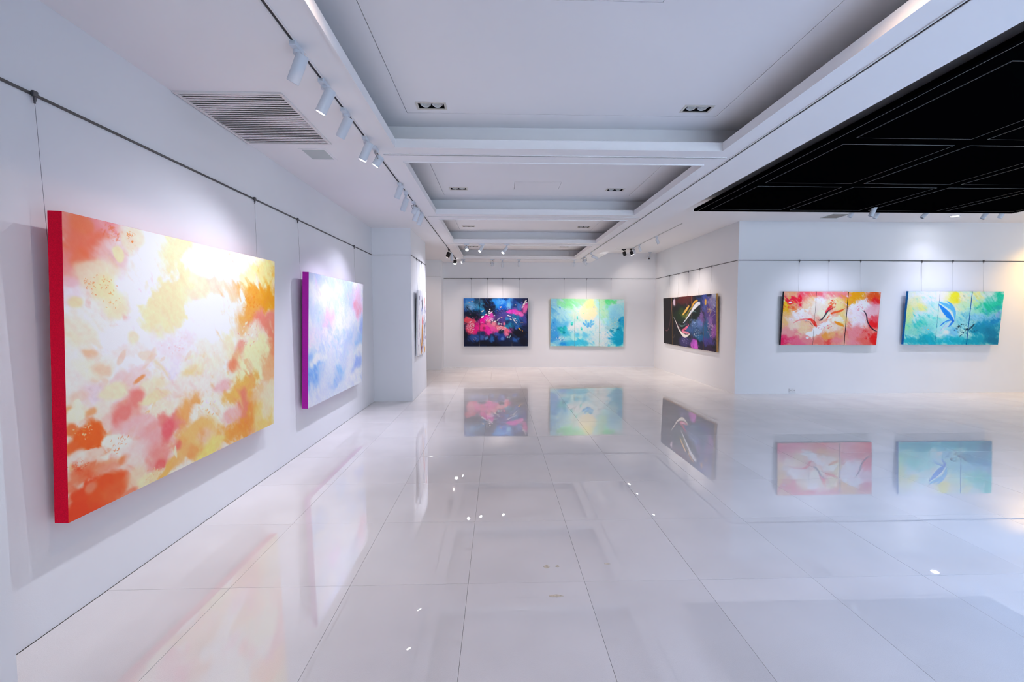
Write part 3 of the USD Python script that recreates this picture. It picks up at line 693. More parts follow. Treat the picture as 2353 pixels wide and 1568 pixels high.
        ('b',.201,.065,.114,.079,0,'d4d6e4',.8,.7,.45),
        ('b',.125,.11,.025,.043,0,'404a50',.9,.4,.6),
        ('b',.171,.188,.014,.044,0,'606878',.7,.7,.45),
        ('b',.505,.192,.03,.08,0,'30303a',.9,.4,.6),
        ('b',.464,.3,.021,.053,0,'4064a8',.9,.4,.5),
        ('b',.757,.143,.031,.059,0,'d43444',.95,.4,.3),
        ('b',.773,.243,.015,.059,0,'e44450',.9,.4,.3),
        ('b',.584,.464,.045,.085,0,'ff5448',1,.3,.3),
        ('b',.561,.558,.036,.04,0,'f29232',1,.4,.4),
        ('b',.531,.734,.05,.177,0,'c48c4a',1,.3,.35),
        ('b',.486,.908,.044,.097,0,'c8964e',1,.3,.4),
        ('b',.155,.741,.025,.094,0,'c44454',.9,.4,.5),
        ('b',.178,.673,.022,.043,0,'504878',.8,.7,.45),
        ('b',.736,.641,.018,.252,0,'5a2a50',.85,.4,.7),
        ('b',.889,.508,.028,.155,0,'788898',.8,.5,.7),
        ('b',.927,.554,.022,.046,0,'202828',.95,.4,.5),
        ('b',.95,.654,.016,.055,0,'283038',.9,.7,.45),
        ('b',.92,.961,.038,.063,0,'d4a452',.95,.4,.5),
        ('b',.206,.544,.014,.087,0,'8a606a',.8,.7,.45),
        ('b',.316,.806,.014,.061,0,'483848',.8,.7,.45),
        ('b',.759,.794,.018,.081,0,'3c4a90',.8,.7,.45),
        ('b',.126,.901,.014,.043,0,'808890',.7,.7,.45),
        ('b',.855,.288,.025,.073,0,'a0a8b8',.7,.7,.45)]),
    'P4': ('101c3a', (1.8, 1.345), (240, 180), [
        ('b',.044,.088,.142,.172,0,'1f5ab4',.9,.7,.45),
        ('b',.1,.035,.082,.052,0,'3a7abc',.9,.7,.45),
        ('b',.155,.147,.142,.097,0,'609cc4',.9,.7,.45),
        ('b',.088,.192,.067,.045,0,'7ca8d0',.9,.7,.45),
        ('b',.289,.192,.082,.097,0,'3f96c0',.9,.7,.45),
        ('b',.21,.29,.12,.052,0,'0f6ca4',.9,.7,.45),
        ('b',.283,.32,.067,.075,0,'1082bc',.9,.7,.45),
        ('b',.232,.41,.03,.068,0,'2a6898',.7,.7,.45),
        ('b',.379,.118,.157,.12,0,'0a1122',1,.7,.45),
        ('b',.126,.327,.157,.082,0,'0c1828',.9,.7,.45),
        ('b',.182,.417,.112,.06,0,'0a1224',.9,.7,.45),
        ('b',.2,.065,.06,.06,0,'1c4058',.8,.7,.45),
        ('b',.536,.065,.113,.075,0,'3088d0',.9,.7,.45),
        ('b',.626,.125,.173,.112,0,'1264cc',1,.7,.45),
        ('b',.705,.065,.068,.105,0,'4a9ce2',.9,.7,.45),
        ('b',.699,.17,.03,.067,0,'84c2f2',.9,.7,.45),
        ('b',.48,.043,.067,.037,0,'2c82c8',.9,.7,.45),
        ('b',.513,.148,.045,.052,0,'2c88d0',.9,.7,.45),
        ('b',.575,.08,.09,.037,0,'5aa4e0',.7,.7,.45),
        ('p',.631,.088,.12,.067,40,.0075,['7cbcf0','1a58b8'],.9,-30),
        ('b',.828,.088,.12,.12,0,'1c4080',.9,.7,.45),
        ('b',.879,.148,.06,.09,0,'3c7cbc',.9,.7,.45),
        ('b',.794,.223,.075,.045,0,'3a6aac',.8,.7,.45),
        ('b',.856,.035,.09,.037,0,'182c54',.8,.7,.45),
        ('b',.575,.32,.143,.105,0,'3a3a7c',.9,.7,.45),
        ('b',.619,.425,.128,.083,0,'564490',.9,.7,.45),
        ('b',.704,.365,.083,.068,0,'5c4ca0',.8,.7,.45),
        ('b',.929,.411,.091,.12,0,'4c4c9c',.9,.7,.45),
        ('b',.631,.32,.06,.06,0,'4c4c94',.9,.7,.45),
        ('b',.457,.387,.06,.068,0,'7c4a98',.8,.7,.45),
        ('b',.676,.425,.038,.038,0,'3c8ec8',.9,.7,.45),
        ('b',.692,.561,.09,.083,0,'2f92bc',.9,.7,.45),
        ('b',.805,.388,.098,.075,0,'3094c8',.9,.7,.45),
        ('b',.816,.486,.113,.09,0,'1a5c98',.9,.7,.45),
        ('b',.828,.591,.038,.038,0,'3068bc',.9,.7,.45),
        ('b',.676,.493,.045,.045,0,'142850',.8,.7,.45),
        ('b',.895,.501,.045,.045,0,'1a3468',.8,.7,.45),
        ('b',.036,.454,.075,.068,0,'d4525e',1,.7,.45),
        ('b',.108,.537,.105,.09,0,'cc4c68',1,.7,.45),
        ('b',.096,.635,.09,.075,0,'d64e6c',1,.7,.45),
        ('b',.169,.68,.12,.068,0,'dc4a6e',1,.7,.45),
        ('b',.129,.717,.06,.03,0,'dc4c72',.9,.7,.45),
        ('b',.22,.62,.053,.098,0,'d41c84',1,.7,.45),
        ('b',.198,.537,.068,.038,0,'b41a74',.9,.7,.45),
        ('b',.288,.477,.075,.068,0,'e41294',1,.7,.45),
        ('b',.355,.41,.075,.06,0,'f41cac',1,.7,.45),
        ('b',.423,.365,.045,.06,0,'dc52bc',.9,.7,.45),
        ('b',.389,.477,.045,.045,0,'f78492',.9,.7,.45),
        ('b',.293,.613,.083,.068,0,'dc3c82',1,.7,.45),
        ('b',.405,.59,.105,.083,0,'f2629c',1,.7,.45),
        ('b',.366,.65,.068,.068,0,'ec2c9c',1,.7,.45),
        ('b',.405,.711,.06,.053,0,'ec38a4',1,.7,.45),
        ('b',.478,.613,.06,.098,0,'e458a8',.9,.7,.45),
        ('b',.467,.515,.045,.045,0,'ec94a4',.9,.7,.45),
        ('b',.523,.658,.045,.053,0,'e454a0',.9,.7,.45),
        ('b',.315,.628,.038,.03,0,'8c2050',.8,.7,.45),
        ('b',.574,.598,.113,.049,25,'f88494',1,.6,.4),
        ('b',.63,.523,.03,.034,0,'f4849e',.9,.7,.45),
        ('b',.653,.697,.083,.064,0,'f6748e',1,.7,.45),
        ('b',.664,.749,.045,.03,0,'f484a4',.9,.7,.45),
        ('b',.732,.667,.045,.045,0,'cc5eb4',.9,.7,.45),
        ('b',.591,.523,.038,.03,0,'5c3870',.8,.7,.45),
        ('b',.738,.29,.083,.034,0,'ee54c4',1,.7,.45),
        ('b',.805,.275,.098,.038,0,'fc50d0',1,.7,.45),
        ('b',.884,.275,.098,.064,0,'f464bc',1,.7,.45),
        ('b',.907,.328,.053,.034,0,'f474c4',.9,.7,.45),
        ('b',.969,.2,.045,.083,0,'f474b4',1,.7,.45),
        ('b',.974,.125,.03,.045,0,'b04898',.8,.7,.45),
        ('b',.168,.816,.098,.075,0,'2c4e90',.9,.7,.45),
        ('b',.218,.876,.045,.06,0,'2c569c',.9,.7,.45),
        ('b',.292,.824,.068,.083,0,'4262a4',.9,.7,.45),
        ('b',.365,.831,.053,.03,-40,'5c82b8',.9,.6,.4),
        ('b',.449,.854,.045,.068,0,'2c62a4',.9,.7,.45),
        ('b',.59,.794,.098,.068,0,'1c3c8c',.9,.7,.45),
        ('b',.601,.832,.03,.03,0,'5c82c4',.9,.7,.45),
        ('b',.805,.841,.091,.068,0,'2c5ca0',.9,.7,.45),
        ('b',.85,.841,.023,.023,0,'447acc',.9,.7,.45),
        ('b',.517,.741,.045,.038,0,'4454a0',.8,.7,.45),
        ('b',.585,.689,.045,.045,0,'142840',.9,.7,.45),
        ('b',.873,.712,.144,.076,0,'0a0c1e',1,.7,.45),
        ('b',.034,.8,.068,.121,0,'0c1022',1,.7,.45),
        ('b',.376,.952,.339,.045,0,'0a0f22',1,.7,.45),
        ('b',.929,.902,.083,.083,0,'0b0d20',1,.7,.45),
        ('b',.286,.756,.053,.03,0,'182048',.8,.7,.45),
        ('p',.108,.597,.083,.12,110,.0098,['f2e4ec','ece0ec','f0a8b8'],.9,-30),
        ('p',.389,.432,.098,.053,70,.009,['f2d8ec','f0e0f0'],.9,-30),
        ('p',.591,.621,.098,.045,45,.009,['f6e0ea'],.9,-30),
        ('p',.243,.5,.105,.023,12,.0075,['d8d4e0'],.9,-30),
        ('p',.575,.253,.09,.082,25,.006,['8c8cc0','d8b8a8'],.9,-30),
        ('p',.114,.417,.09,.03,18,.006,['b08090','8898b0'],.9,-30),
        ('p',.128,.065,.082,.037,8,.0105,['e0b080'],.9,-30),
        ('p',.856,.524,.098,.045,24,.0068,['c8a878','a08858'],.9,-30),
        ('p',.805,.32,.105,.03,16,.0075,['e8d8f0'],.9,-30),
        ('p',.168,.846,.045,.038,10,.0068,['d8b8a8'],.9,-30),
        ('b',.407,.226,.013,.018,20,'ece6e8',.95,.35,.12),
        ('b',.395,.279,.026,.013,-40,'ece6e8',.95,.35,.12),
        ('b',.432,.282,.026,.009,-35,'ece6e8',.95,.35,.12),
        ('b',.406,.312,.029,.013,-30,'ece6e8',.95,.35,.12),
        ('b',.344,.338,.03,.011,-20,'ece6e8',.95,.35,.12),
        ('b',.294,.271,.031,.012,-30,'e8d0b8',.95,.35,.12),
        ('b',.389,.354,.017,.011,0,'ece6e8',.95,.35,.12),
        ('b',.288,.387,.034,.02,-30,'ece6e8',.95,.35,.12),
        ('b',.284,.413,.023,.009,0,'ece6e8',.95,.35,.12),
        ('b',.479,.35,.02,.011,30,'b8d0d8',.95,.35,.12),
        ('b',.552,.418,.019,.008,-40,'ece6e8',.95,.35,.12),
        ('b',.524,.448,.024,.009,-35,'ece6e8',.95,.35,.12),
        ('b',.484,.474,.026,.011,-20,'ece6e8',.95,.35,.12),
        ('b',.445,.459,.014,.011,0,'ece6e8',.95,.35,.12),
        ('b',.591,.406,.02,.008,0,'e4b494',.95,.35,.12),
        ('b',.54,.523,.023,.023,20,'a8c8d0',.95,.35,.12),
        ('b',.585,.527,.02,.011,40,'ece6e8',.95,.35,.12),
        ('b',.693,.358,.023,.011,20,'ece6e8',.95,.35,.12),
        ('b',.724,.377,.023,.009,20,'ece6e8',.95,.35,.12),
        ('b',.732,.437,.027,.009,25,'ece6e8',.95,.35,.12),
        ('b',.76,.418,.019,.011,50,'ece6e8',.95,.35,.12),
        ('b',.794,.418,.026,.01,10,'ece6e8',.95,.35,.12),
        ('b',.783,.459,.029,.015,50,'ece6e8',.95,.35,.12),
        ('b',.805,.501,.019,.008,40,'ece6e8',.95,.35,.12),
        ('b',.819,.46,.015,.008,40,'ece6e8',.95,.35,.12),
        ('b',.963,.058,.03,.012,-45,'ece6e8',.95,.35,.12),
        ('b',.941,.118,.041,.015,-50,'ece6e8',.95,.35,.12),
        ('b',.918,.178,.027,.011,-50,'ece6e8',.95,.35,.12),
        ('b',.974,.095,.019,.009,-40,'ece6e8',.95,.35,.12),
        ('b',.861,.618,.024,.011,40,'e8b040',.95,.35,.12),
        ('b',.884,.648,.021,.009,40,'e8b040',.95,.35,.12),
        ('b',.918,.675,.009,.021,15,'98682c',.95,.35,.12),
        ('b',.806,.137,.011,.009,0,'e8d0c0',.95,.35,.12),
        ('b',.72,.787,.009,.038,25,'a8ccd8',.95,.35,.12),
        ('b',.686,.802,.015,.014,0,'a8ccd8',.95,.35,.12),
        ('b',.653,.617,.02,.014,0,'f0c0a8',.95,.35,.12),
        ('b',.575,.178,.023,.014,-40,'d8c0b0',.95,.35,.12)]),
    'P5': ('a8d8d4', (2.08, 1.33), (240, 160), [
        ('b',.037,.126,.135,.174,0,'88bed4',.9,.7,.45),
        ('b',.214,.083,.207,.15,0,'86d49a',.9,.7,.45),
        ('b',.265,.122,.119,.095,0,'7cd290',.9,.7,.45),
        ('b',.417,.04,.183,.071,0,'9ad69e',.9,.7,.45),
        ('b',.267,.32,.175,.127,0,'b4e0c6',.9,.7,.45),
        ('b',.395,.357,.175,.175,0,'c6e4c6',.9,.7,.45),
        ('b',.522,.276,.184,.182,0,'e4e2b4',1,.35,.12),
        ('b',.535,.078,.096,.103,0,'dedc96',.9,.7,.45),
        ('b',.573,.323,.088,.095,0,'e2deae',.9,.7,.45),
        ('b',.704,.114,.096,.174,0,'aad4a6',.9,.7,.45),
        ('b',.795,.065,.072,.095,0,'4ecc78',1,.7,.45),
        ('b',.851,.064,.128,.059,0,'62d082',1,.7,.45),
        ('b',.776,.176,.04,.059,0,'66d084',.9,.7,.45),
        ('b',.727,.352,.088,.159,0,'b2deb6',.9,.7,.45),
        ('b',.698,.432,.048,.087,0,'9cdca8',.8,.7,.45),
        ('b',.953,.07,.104,.059,0,'c0e2da',1,.7,.45),
        ('b',.904,.214,.192,.095,0,'94ccde',1,.7,.45),
        ('b',.855,.334,.144,.103,0,'7ebad0',.9,.7,.45),
        ('b',.115,.33,.175,.127,0,'9ccbde',.9,.7,.45),
        ('b',.028,.284,.064,.103,0,'68aed6',.9,.7,.45),
        ('b',.167,.457,.151,.087,0,'9ccee0',.9,.7,.45),
        ('b',.066,.522,.151,.135,0,'469ad2',.9,.7,.45),
        ('b',.057,.681,.143,.151,0,'3c8ec6',.9,.7,.45),
        ('b',.043,.84,.104,.112,0,'3a88c6',.9,.7,.45),
        ('b',.198,.559,.12,.064,0,'58aad6',.9,.7,.45),
        ('b',.172,.95,.152,.064,0,'1c80c8',1,.7,.45),
        ('b',.085,.911,.096,.048,-40,'80bee0',.9,.7,.4),
        ('b',.22,.718,.12,.08,0,'3eaeca',.9,.7,.45),
        ('b',.024,.968,.064,.032,0,'a0d0e0',.8,.7,.45),
        ('b',.301,.597,.088,.064,0,'ccd8f0',.9,.7,.45),
        ('b',.372,.596,.104,.103,0,'cedcf2',.9,.7,.45),
        ('b',.424,.675,.128,.088,0,'c8d8f0',.9,.7,.45),
        ('b',.552,.633,.192,.08,0,'c8e0f0',.9,.7,.45),
        ('b',.637,.536,.088,.096,0,'cee0f0',.9,.7,.45),
        ('b',.619,.736,.136,.096,0,'c4d8ee',1,.7,.45),
        ('b',.58,.872,.152,.088,0,'c0d6ee',1,.7,.45),
        ('b',.705,.591,.088,.08,0,'c8d8f0',.9,.7,.45),
        ('b',.759,.79,.144,.096,0,'ccd8f0',1,.7,.45),
        ('b',.709,.942,.177,.064,0,'c8d8f0',1,.7,.45),
        ('b',.376,.923,.208,.088,0,'40b4ce',1,.7,.45),
        ('b',.476,.762,.096,.064,0,'60b8d6',.9,.7,.45),
        ('b',.3,.948,.096,.056,0,'3eaece',.9,.7,.45),
        ('b',.364,.764,.04,.048,0,'58b8d0',.9,.7,.45),
        ('b',.479,.946,.088,.048,0,'48b4cc',.8,.7,.45),
        ('b',.929,.827,.185,.176,0,'149cbc',1,.7,.45),
        ('b',.962,.627,.096,.176,0,'189ab8',1,.7,.45),
        ('b',.969,.443,.056,.096,0,'2094be',.9,.7,.45),
        ('b',.93,.899,.105,.088,0,'0a90b0',.9,.7,.45),
        ('b',.857,.509,.16,.096,0,'78b8c6',.9,.7,.45),
        ('b',.797,.59,.072,.064,0,'9cc0c4',.8,.7,.45),
        ('b',.78,.478,.08,.064,0,'88c8d8',.7,.7,.45),
        ('b',.153,.647,.068,.044,30,'159aa4',.95,.5,.3),
        ('b',.199,.623,.036,.048,0,'2099a4',.95,.5,.3),
        ('b',.19,.718,.034,.032,0,'0c8699',1,.5,.3),
        ('b',.154,.711,.026,.02,0,'4cc0b4',.9,.5,.3),
        ('b',.159,.647,.033,.022,30,'48bab4',.8,.5,.3),
        ('b',.22,.63,.032,.056,-20,'2cb0ba',.8,.6,.3),
        ('b',.489,.483,.021,.046,-15,'62aae0',.9,.35,.12),
        ('b',.555,.482,.021,.046,15,'5ca6de',.9,.35,.12),
        ('b',.522,.538,.021,.046,0,'4c98da',.9,.35,.12),
        ('b',.469,.539,.046,.022,30,'58a4dc',.9,.35,.12),
        ('b',.571,.537,.041,.021,-25,'62aae0',.9,.35,.12),
        ('b',.58,.478,.027,.013,-45,'70b2e4',.9,.35,.12),
        ('b',.548,.578,.027,.019,30,'60a8de',.9,.35,.12),
        ('b',.51,.578,.024,.024,0,'5aa2dc',.9,.35,.12),
        ('b',.453,.519,.024,.01,40,'4c98da',.9,.35,.12),
        ('b',.54,.526,.013,.038,10,'80bce8',.9,.35,.12),
        ('b',.499,.523,.013,.035,-10,'7ab8e4',.9,.35,.12),
        ('b',.364,.39,.016,.032,0,'40c6ba',.9,.35,.12),
        ('b',.291,.518,.022,.033,0,'48c6b8',.9,.35,.12),
        ('b',.419,.631,.021,.038,0,'58cab8',.9,.35,.12),
        ('b',.291,.542,.022,.013,0,'2cb0a8',.9,.35,.12),
        ('b',.364,.41,.016,.011,0,'20b4a4',.9,.35,.12),
        ('b',.419,.651,.021,.013,0,'30b0a8',.9,.35,.12),
        ('b',.129,.192,.016,.019,20,'4c90d0',.9,.35,.12),
        ('b',.118,.18,.014,.005,10,'4c90d0',.9,.35,.12),
        ('b',.586,.172,.012,.016,0,'7ca0e4',.9,.35,.12),
        ('b',.591,.173,.006,.011,0,'d4dccc',.9,.35,.12),
        ('b',.451,.305,.019,.006,15,'84d0b0',.9,.35,.12),
        ('b',.102,.377,.007,.012,0,'e6e08c',.9,.35,.12),
        ('s',[(.364,.406),(.367,.485)],[.0032,.0024],'70ccb0',.8,.3),
        ('s',[(.29,.542),(.29,.606)],[.0032,.0024],'4ca8b4',.8,.3),
        ('s',[(.418,.667),(.415,.723)],[.0032,.0024],'70b4c8',.8,.3),
        ('s',[(.52,.578),(.52,.642)],[.0032,.0024],'70b4c8',.8,.3),
        ('p',.145,.839,.104,.056,50,.0104,['d0d4ec','c8d0ec','2a68b4'],.9,-30),
        ('p',.041,.625,.056,.087,26,.0088,['80b4dc','a0c8e4'],.9,-30),
        ('p',.286,.637,.048,.056,20,.0128,['dcdcf2'],.9,-30),
        ('p',.872,.493,.128,.112,50,.0096,['c8c4a0','b8c0a8'],.9,-30),
        ('p',.88,.652,.112,.048,34,.0112,['108098','0c7088'],.9,-30),
        ('b',.944,.444,.024,.028,0,'1078ac',.9,.7,.45),
        ('b',.834,.665,.036,.028,0,'1486a8',.9,.7,.45),
        ('b',.926,.631,.029,.019,0,'0c7094',.9,.7,.45),
        ('p',.05,.498,.024,.024,8,.0111,['3078bc'],.9,-30)]),
    'P6': ('151116', (2.92, 1.19), (220, 150), [
        ('b',.105,.366,.299,.467,0,'181214',1,.7,.45),
        ('b',.443,.077,.356,.102,0,'4e161a',.9,.7,.45),
        ('b',.551,.061,.158,.074,0,'441618',.9,.7,.45),
        ('b',.511,.016,.263,.042,0,'5a1a1c',.7,.7,.45),
        ('b',.406,.385,.321,.147,0,'18280f',.9,.7,.45),
        ('b',.475,.368,.165,.06,0,'4c541a',.8,.7,.45),
        ('b',.424,.299,.148,.052,0,'3a4416',.7,.7,.45),
        ('b',.827,.063,.237,.099,0,'3c509c',.9,.7,.45),
        ('b',.749,.094,.097,.125,0,'20305f',.9,.7,.45),
        ('b',.713,.02,.126,.047,0,'15182c',.9,.7,.45),
        ('b',.908,.257,.274,.195,0,'5c4c8c',.9,.7,.45),
        ('b',.953,.148,.141,.118,0,'8c8ab0',.9,.7,.45),
        ('b',.979,.04,.092,.051,0,'bcc0cc',.9,.7,.45),
        ('b',.94,.445,.19,.157,0,'5c4080',.9,.7,.45),
        ('b',.946,.668,.142,.105,0,'9c5cac',.9,.7,.45),
        ('b',.887,.491,.115,.083,0,'8e68a6',.9,.7,.45),
        ('b',.756,.409,.124,.126,0,'7e5e9a',.9,.7,.45),
        ('b',.827,.231,.102,.107,0,'5060a0',.7,.7,.45),
        ('b',.711,.568,.345,.12,0,'4c6c9a',.9,.7,.45),
        ('b',.651,.694,.245,.098,0,'2a466c',.9,.7,.45),
        ('b',.84,.677,.152,.162,0,'2c5e86',.9,.7,.45),
        ('b',.74,.782,.233,.064,0,'1f5e8c',.9,.7,.45),
        ('b',.556,.635,.178,.05,0,'3a5a8c',.9,.7,.45),
        ('b',.887,.841,.23,.076,0,'524290',.9,.7,.45),
        ('b',.741,.511,.107,.048,0,'6c80b8',.8,.7,.45),
        ('b',.472,.898,.312,.103,0,'3e3668',.9,.7,.45),
        ('b',.657,.938,.169,.074,0,'c864c8',1,.7,.45),
        ('b',.619,.886,.077,.041,0,'a854b8',.9,.7,.45),
        ('b',.92,.98,.242,.053,0,'321a3a',.9,.7,.45),
        ('b',.783,.918,.105,.063,0,'1c1632',.9,.7,.45),
        ('b',.754,.883,.107,.048,0,'1a1a38',.9,.7,.45),
        ('b',.667,.369,.159,.073,-35,'0c1814',1,.5,.3),
        ('b',.652,.272,.169,.024,0,'101c1c',1,.5,.3),
        ('s',[(.574,.261),(.606,.205),(.637,.141),(.702,.094)],[.0102,.0226,.0371,.0288],'e4ac44',.95,.3),
        ('s',[(.424,.368),(.476,.3),(.518,.242),(.554,.19)],[.0189,.045,.0468,.0333],'dcb05c',.95,.5),
        ('s',[(.475,.436),(.525,.343),(.574,.261),(.629,.198)],[.008,.0312,.028,.0174],'a89c44',.85,.5),
        ('s',[(.363,.332),(.441,.385),(.509,.334)],[.0138,.0403,.0261],'56601c',.6,.6),
        ('s',[(.436,.527),(.508,.435),(.59,.311),(.645,.223),(.698,.169),(.742,.149)],[.0081,.0236,.043,.0691,.0699,.0425],'dce0ec',1,.25),
        ('s',[(.59,.319),(.637,.3),(.682,.313)],[.0126,.0149,.0097],'8ca8ac',.8,.3),
        ('s',[(.637,.287),(.675,.28),(.712,.305)],[.0149,.0244,.0264],'14201f',.9,.3),
        ('s',[(.237,.416),(.297,.545),(.36,.684),(.422,.757),(.473,.786),(.564,.735)],[.0073,.0214,.0334,.049,.0614,.0206],'e6ded8',1,.2),
        ('s',[(.253,.43),(.334,.579),(.387,.673)],[.0072,.0112,.011],'d48494',.9,.3),
        ('s',[(.413,.68),(.491,.627),(.545,.56)],[.03,.0449,.0155],'dc6c8c',.95,.4),
        ('s',[(.431,.708),(.49,.716),(.548,.724)],[.0352,.0424,.0285],'e694ac',.95,.3),
        ('s',[(.343,.535),(.388,.585),(.44,.583),(.491,.537)],[.0112,.0303,.0216,.0079],'5c7a74',.85,.5),
        ('s',[(.508,.554),(.52,.486)],[.021,.013],'6c2c3c',.7,.3),
        ('b',.249,.097,.049,.069,20,'ccbccc',.95,.6,.3),
        ('s',[(.206,.112),(.19,.257),(.172,.403),(.153,.533),(.117,.674),(.06,.712),(.021,.652)],[.0322,.0295,.0179,.018,.0244,.0218,.0095],'684448',.95,.3),
        ('s',[(.235,.15),(.195,.33),(.173,.514)],[.0116,.0133,.0104],'0c2018',.9,.3),
        ('p',.934,.236,.175,.193,110,.012,['a8a0c4','c4a890','7060a0','d0c8d8'],.9,-30),
        ('p',.92,.595,.145,.166,80,.0132,['a878b0','d0a8b8','e0d0e0'],.9,-30),
        ('p',.651,.515,.207,.089,60,.0136,['88a4d0','a0b4d8'],.9,-30),
        ('p',.696,.706,.165,.089,50,.0122,['7ca8c8','c8d0d8'],.9,-30),
        ('p',.472,.872,.187,.077,34,.012,['b0a8c8','8880b0'],.9,-30),
        ('p',.777,.401,.087,.117,40,.0117,['8c70b0'],.9,-30),
        ('p',.229,.785,.094,.073,10,.0132,['6c6454'],.9,-30),
        ('b',.837,.14,.039,.052,30,'dca844',.9,.6,.5),
        ('p',.888,.279,.082,.091,18,.0178,['c8a468'],.9,-30)]),
    'P7': ('f8a090', (1.835, 1.0), (290, 160), [
        ('b',.072,.078,.172,.114,0,'f9a284',.9,.7,.45),
        ('b',.224,.05,.163,.07,0,'f25c6c',1,.7,.45),
        ('b',.294,.059,.073,.053,0,'f2645c',.9,.7,.45),
        ('b',.294,.182,.1,.097,0,'f9b272',.9,.7,.45),
        ('b',.04,.316,.119,.133,0,'f2ac18',1,.7,.45),
        ('b',.013,.255,.046,.08,0,'ecb410',.9,.7,.45),
        ('b',.037,.522,.082,.125,0,'f6ba7a',.9,.7,.45),
        ('b',.104,.166,.073,.053,0,'da203c',1,.4,.9),
        ('b',.168,.13,.036,.053,0,'dc1838',1,.4,.8),
        ('b',.187,.244,.064,.058,0,'e21840',1,.4,.8),
        ('b',.079,.307,.082,.031,0,'d45418',.95,.4,.8),
        ('b',.121,.36,.055,.036,0,'e46c22',.9,.7,.45),
        ('b',.071,.203,.031,.015,0,'fcf8fc',.95,.35,.12),
        ('b',.253,.288,.119,.124,0,'eccaaa',.9,.7,.45),
        ('b',.197,.395,.146,.062,0,'f4ecf2',1,.4,.6),
        ('b',.136,.494,.156,.107,0,'f6e0e0',.9,.7,.45),
        ('b',.22,.467,.174,.067,0,'f6e2e4',.9,.7,.45),
        ('b',.227,.673,.193,.108,0,'eec69e',.9,.7,.45),
        ('b',.242,.809,.148,.073,0,'f2ccac',.9,.7,.45),
        ('b',.126,.647,.083,.108,0,'f6d4c4',.8,.7,.45),
        ('b',.085,.91,.194,.091,0,'ec3e68',1,.7,.45),
        ('b',.045,.937,.083,.055,0,'ec1458',.9,.7,.45),
        ('b',.186,.937,.241,.082,0,'f66e88',1,.7,.45),
        ('b',.055,.765,.138,.072,0,'f69a9a',.9,.7,.45),
        ('b',.287,.927,.102,.082,0,'f98c92',.9,.7,.45),
        ('b',.406,.146,.164,.106,0,'f6e8f0',1,.7,.45),
        ('b',.452,.057,.173,.057,0,'f9a2b2',.95,.7,.45),
        ('b',.552,.057,.2,.075,0,'f98288',1,.7,.45),
        ('b',.362,.032,.073,.044,0,'f66272',.9,.7,.45),
        ('b',.533,.207,.201,.097,0,'f9dab8',.9,.7,.45),
        ('b',.363,.314,.128,.133,0,'f6dfd4',.9,.7,.45),
        ('b',.6,.25,.11,.124,0,'f9d29a',.9,.7,.45),
        ('b',.621,.491,.11,.206,0,'f9ca7a',.9,.7,.45),
        ('b',.419,.448,.147,.107,0,'f8e4ca',.9,.7,.45),
        ('b',.547,.518,.11,.081,0,'f8ecdc',.9,.7,.45),
        ('b',.505,.699,.203,.081,0,'f9dccc',.9,.7,.45),
        ('b',.485,.817,.13,.064,0,'f99a50',1,.7,.45),
        ('b',.56,.808,.102,.055,0,'f9ac7c',.9,.7,.45),
        ('b',.5,.945,.121,.064,0,'f25048',1,.7,.45),
        ('b',.601,.926,.13,.078,0,'f98c92',.9,.7,.45),
        ('b',.388,.936,.111,.073,0,'f87c72',1,.7,.45),
        ('b',.752,.09,.164,.123,0,'fa9a0c',1,.7,.45),
        ('b',.708,.205,.11,.089,0,'faa424',.9,.7,.45),
        ('b',.926,.089,.155,.106,0,'fa5a20',1,.7,.45),
        ('b',.956,.177,.082,.08,0,'f21820',1,.7,.45),
        ('b',.938,.31,.156,.107,0,'f2a4b4',.9,.7,.45),
        ('b',.786,.285,.147,.08,0,'f5e8f2',1,.4,.6),
        ('b',.835,.249,.101,.053,0,'f3ecf4',1,.4,.6),
        ('b',.781,.481,.203,.197,0,'f3dce4',1,.7,.45),
        ('b',.893,.409,.101,.116,0,'f3b8c4',.9,.7,.45),
        ('b',.959,.516,.074,.081,0,'f24c5e',.9,.7,.45),
        ('b',.959,.615,.088,.068,0,'ee1420',1,.7,.45),
        ('b',.862,.779,.269,.1,0,'f9726e',1,.7,.45),
        ('b',.756,.779,.13,.127,0,'f98e96',.9,.7,.45),
        ('b',.959,.888,.121,.128,0,'f61414',1,.7,.45),
        ('b',.844,.934,.149,.073,0,'f2665e',.9,.7,.45),
        ('b',.743,.944,.121,.073,0,'f98e9a',.9,.7,.45),
        ('s',[(.121,.588),(.162,.539),(.221,.516),(.281,.507)],[.0091,.02,.0254,.0236],'f67a7e',.85,.3),
        ('s',[(.267,.52),(.313,.542),(.343,.61),(.373,.677)],[.0163,.0436,.0382,.0128],'f22a20',1,.45),
        ('s',[(.235,.549),(.278,.56),(.305,.601),(.319,.632)],[.0027,.0073,.0109,.0091],'302c30',.95,.3),
        ('s',[(.328,.673),(.344,.709),(.34,.736)],[.0182,.0238,.011],'fa9030',.8,.4),
        ('b',.37,.736,.101,.073,-20,'fcf8fc',1,.35,.7),
        ('b',.427,.636,.137,.05,-30,'fbf2f4',1,.35,.7),
        ('b',.302,.791,.055,.036,0,'fcf8fc',1,.35,.8),
        ('b',.28,.863,.028,.02,0,'fcf6fa',1,.35,.5),
        ('p',.432,.654,.157,.081,50,.0128,['f0384c','fcf0f4','f88898'],.9,-30),
        ('s',[(.462,.523),(.479,.456),(.517,.402),(.566,.375),(.605,.353),(.645,.312)],[.0127,.0236,.0308,.0289,.0325,.0054],'f25222',1,.4),
        ('p',.485,.465,.055,.054,40,.0118,['fbe8e0'],.9,-30),
        ('s',[(.549,.563),(.591,.599),(.627,.626),(.656,.673)],[.0273,.0419,.031,.0037],'fa8a1a',1,.3),
        ('s',[(.446,.385),(.469,.331),(.491,.269)],[.0271,.0415,.0306],'da1838',.95,.5),
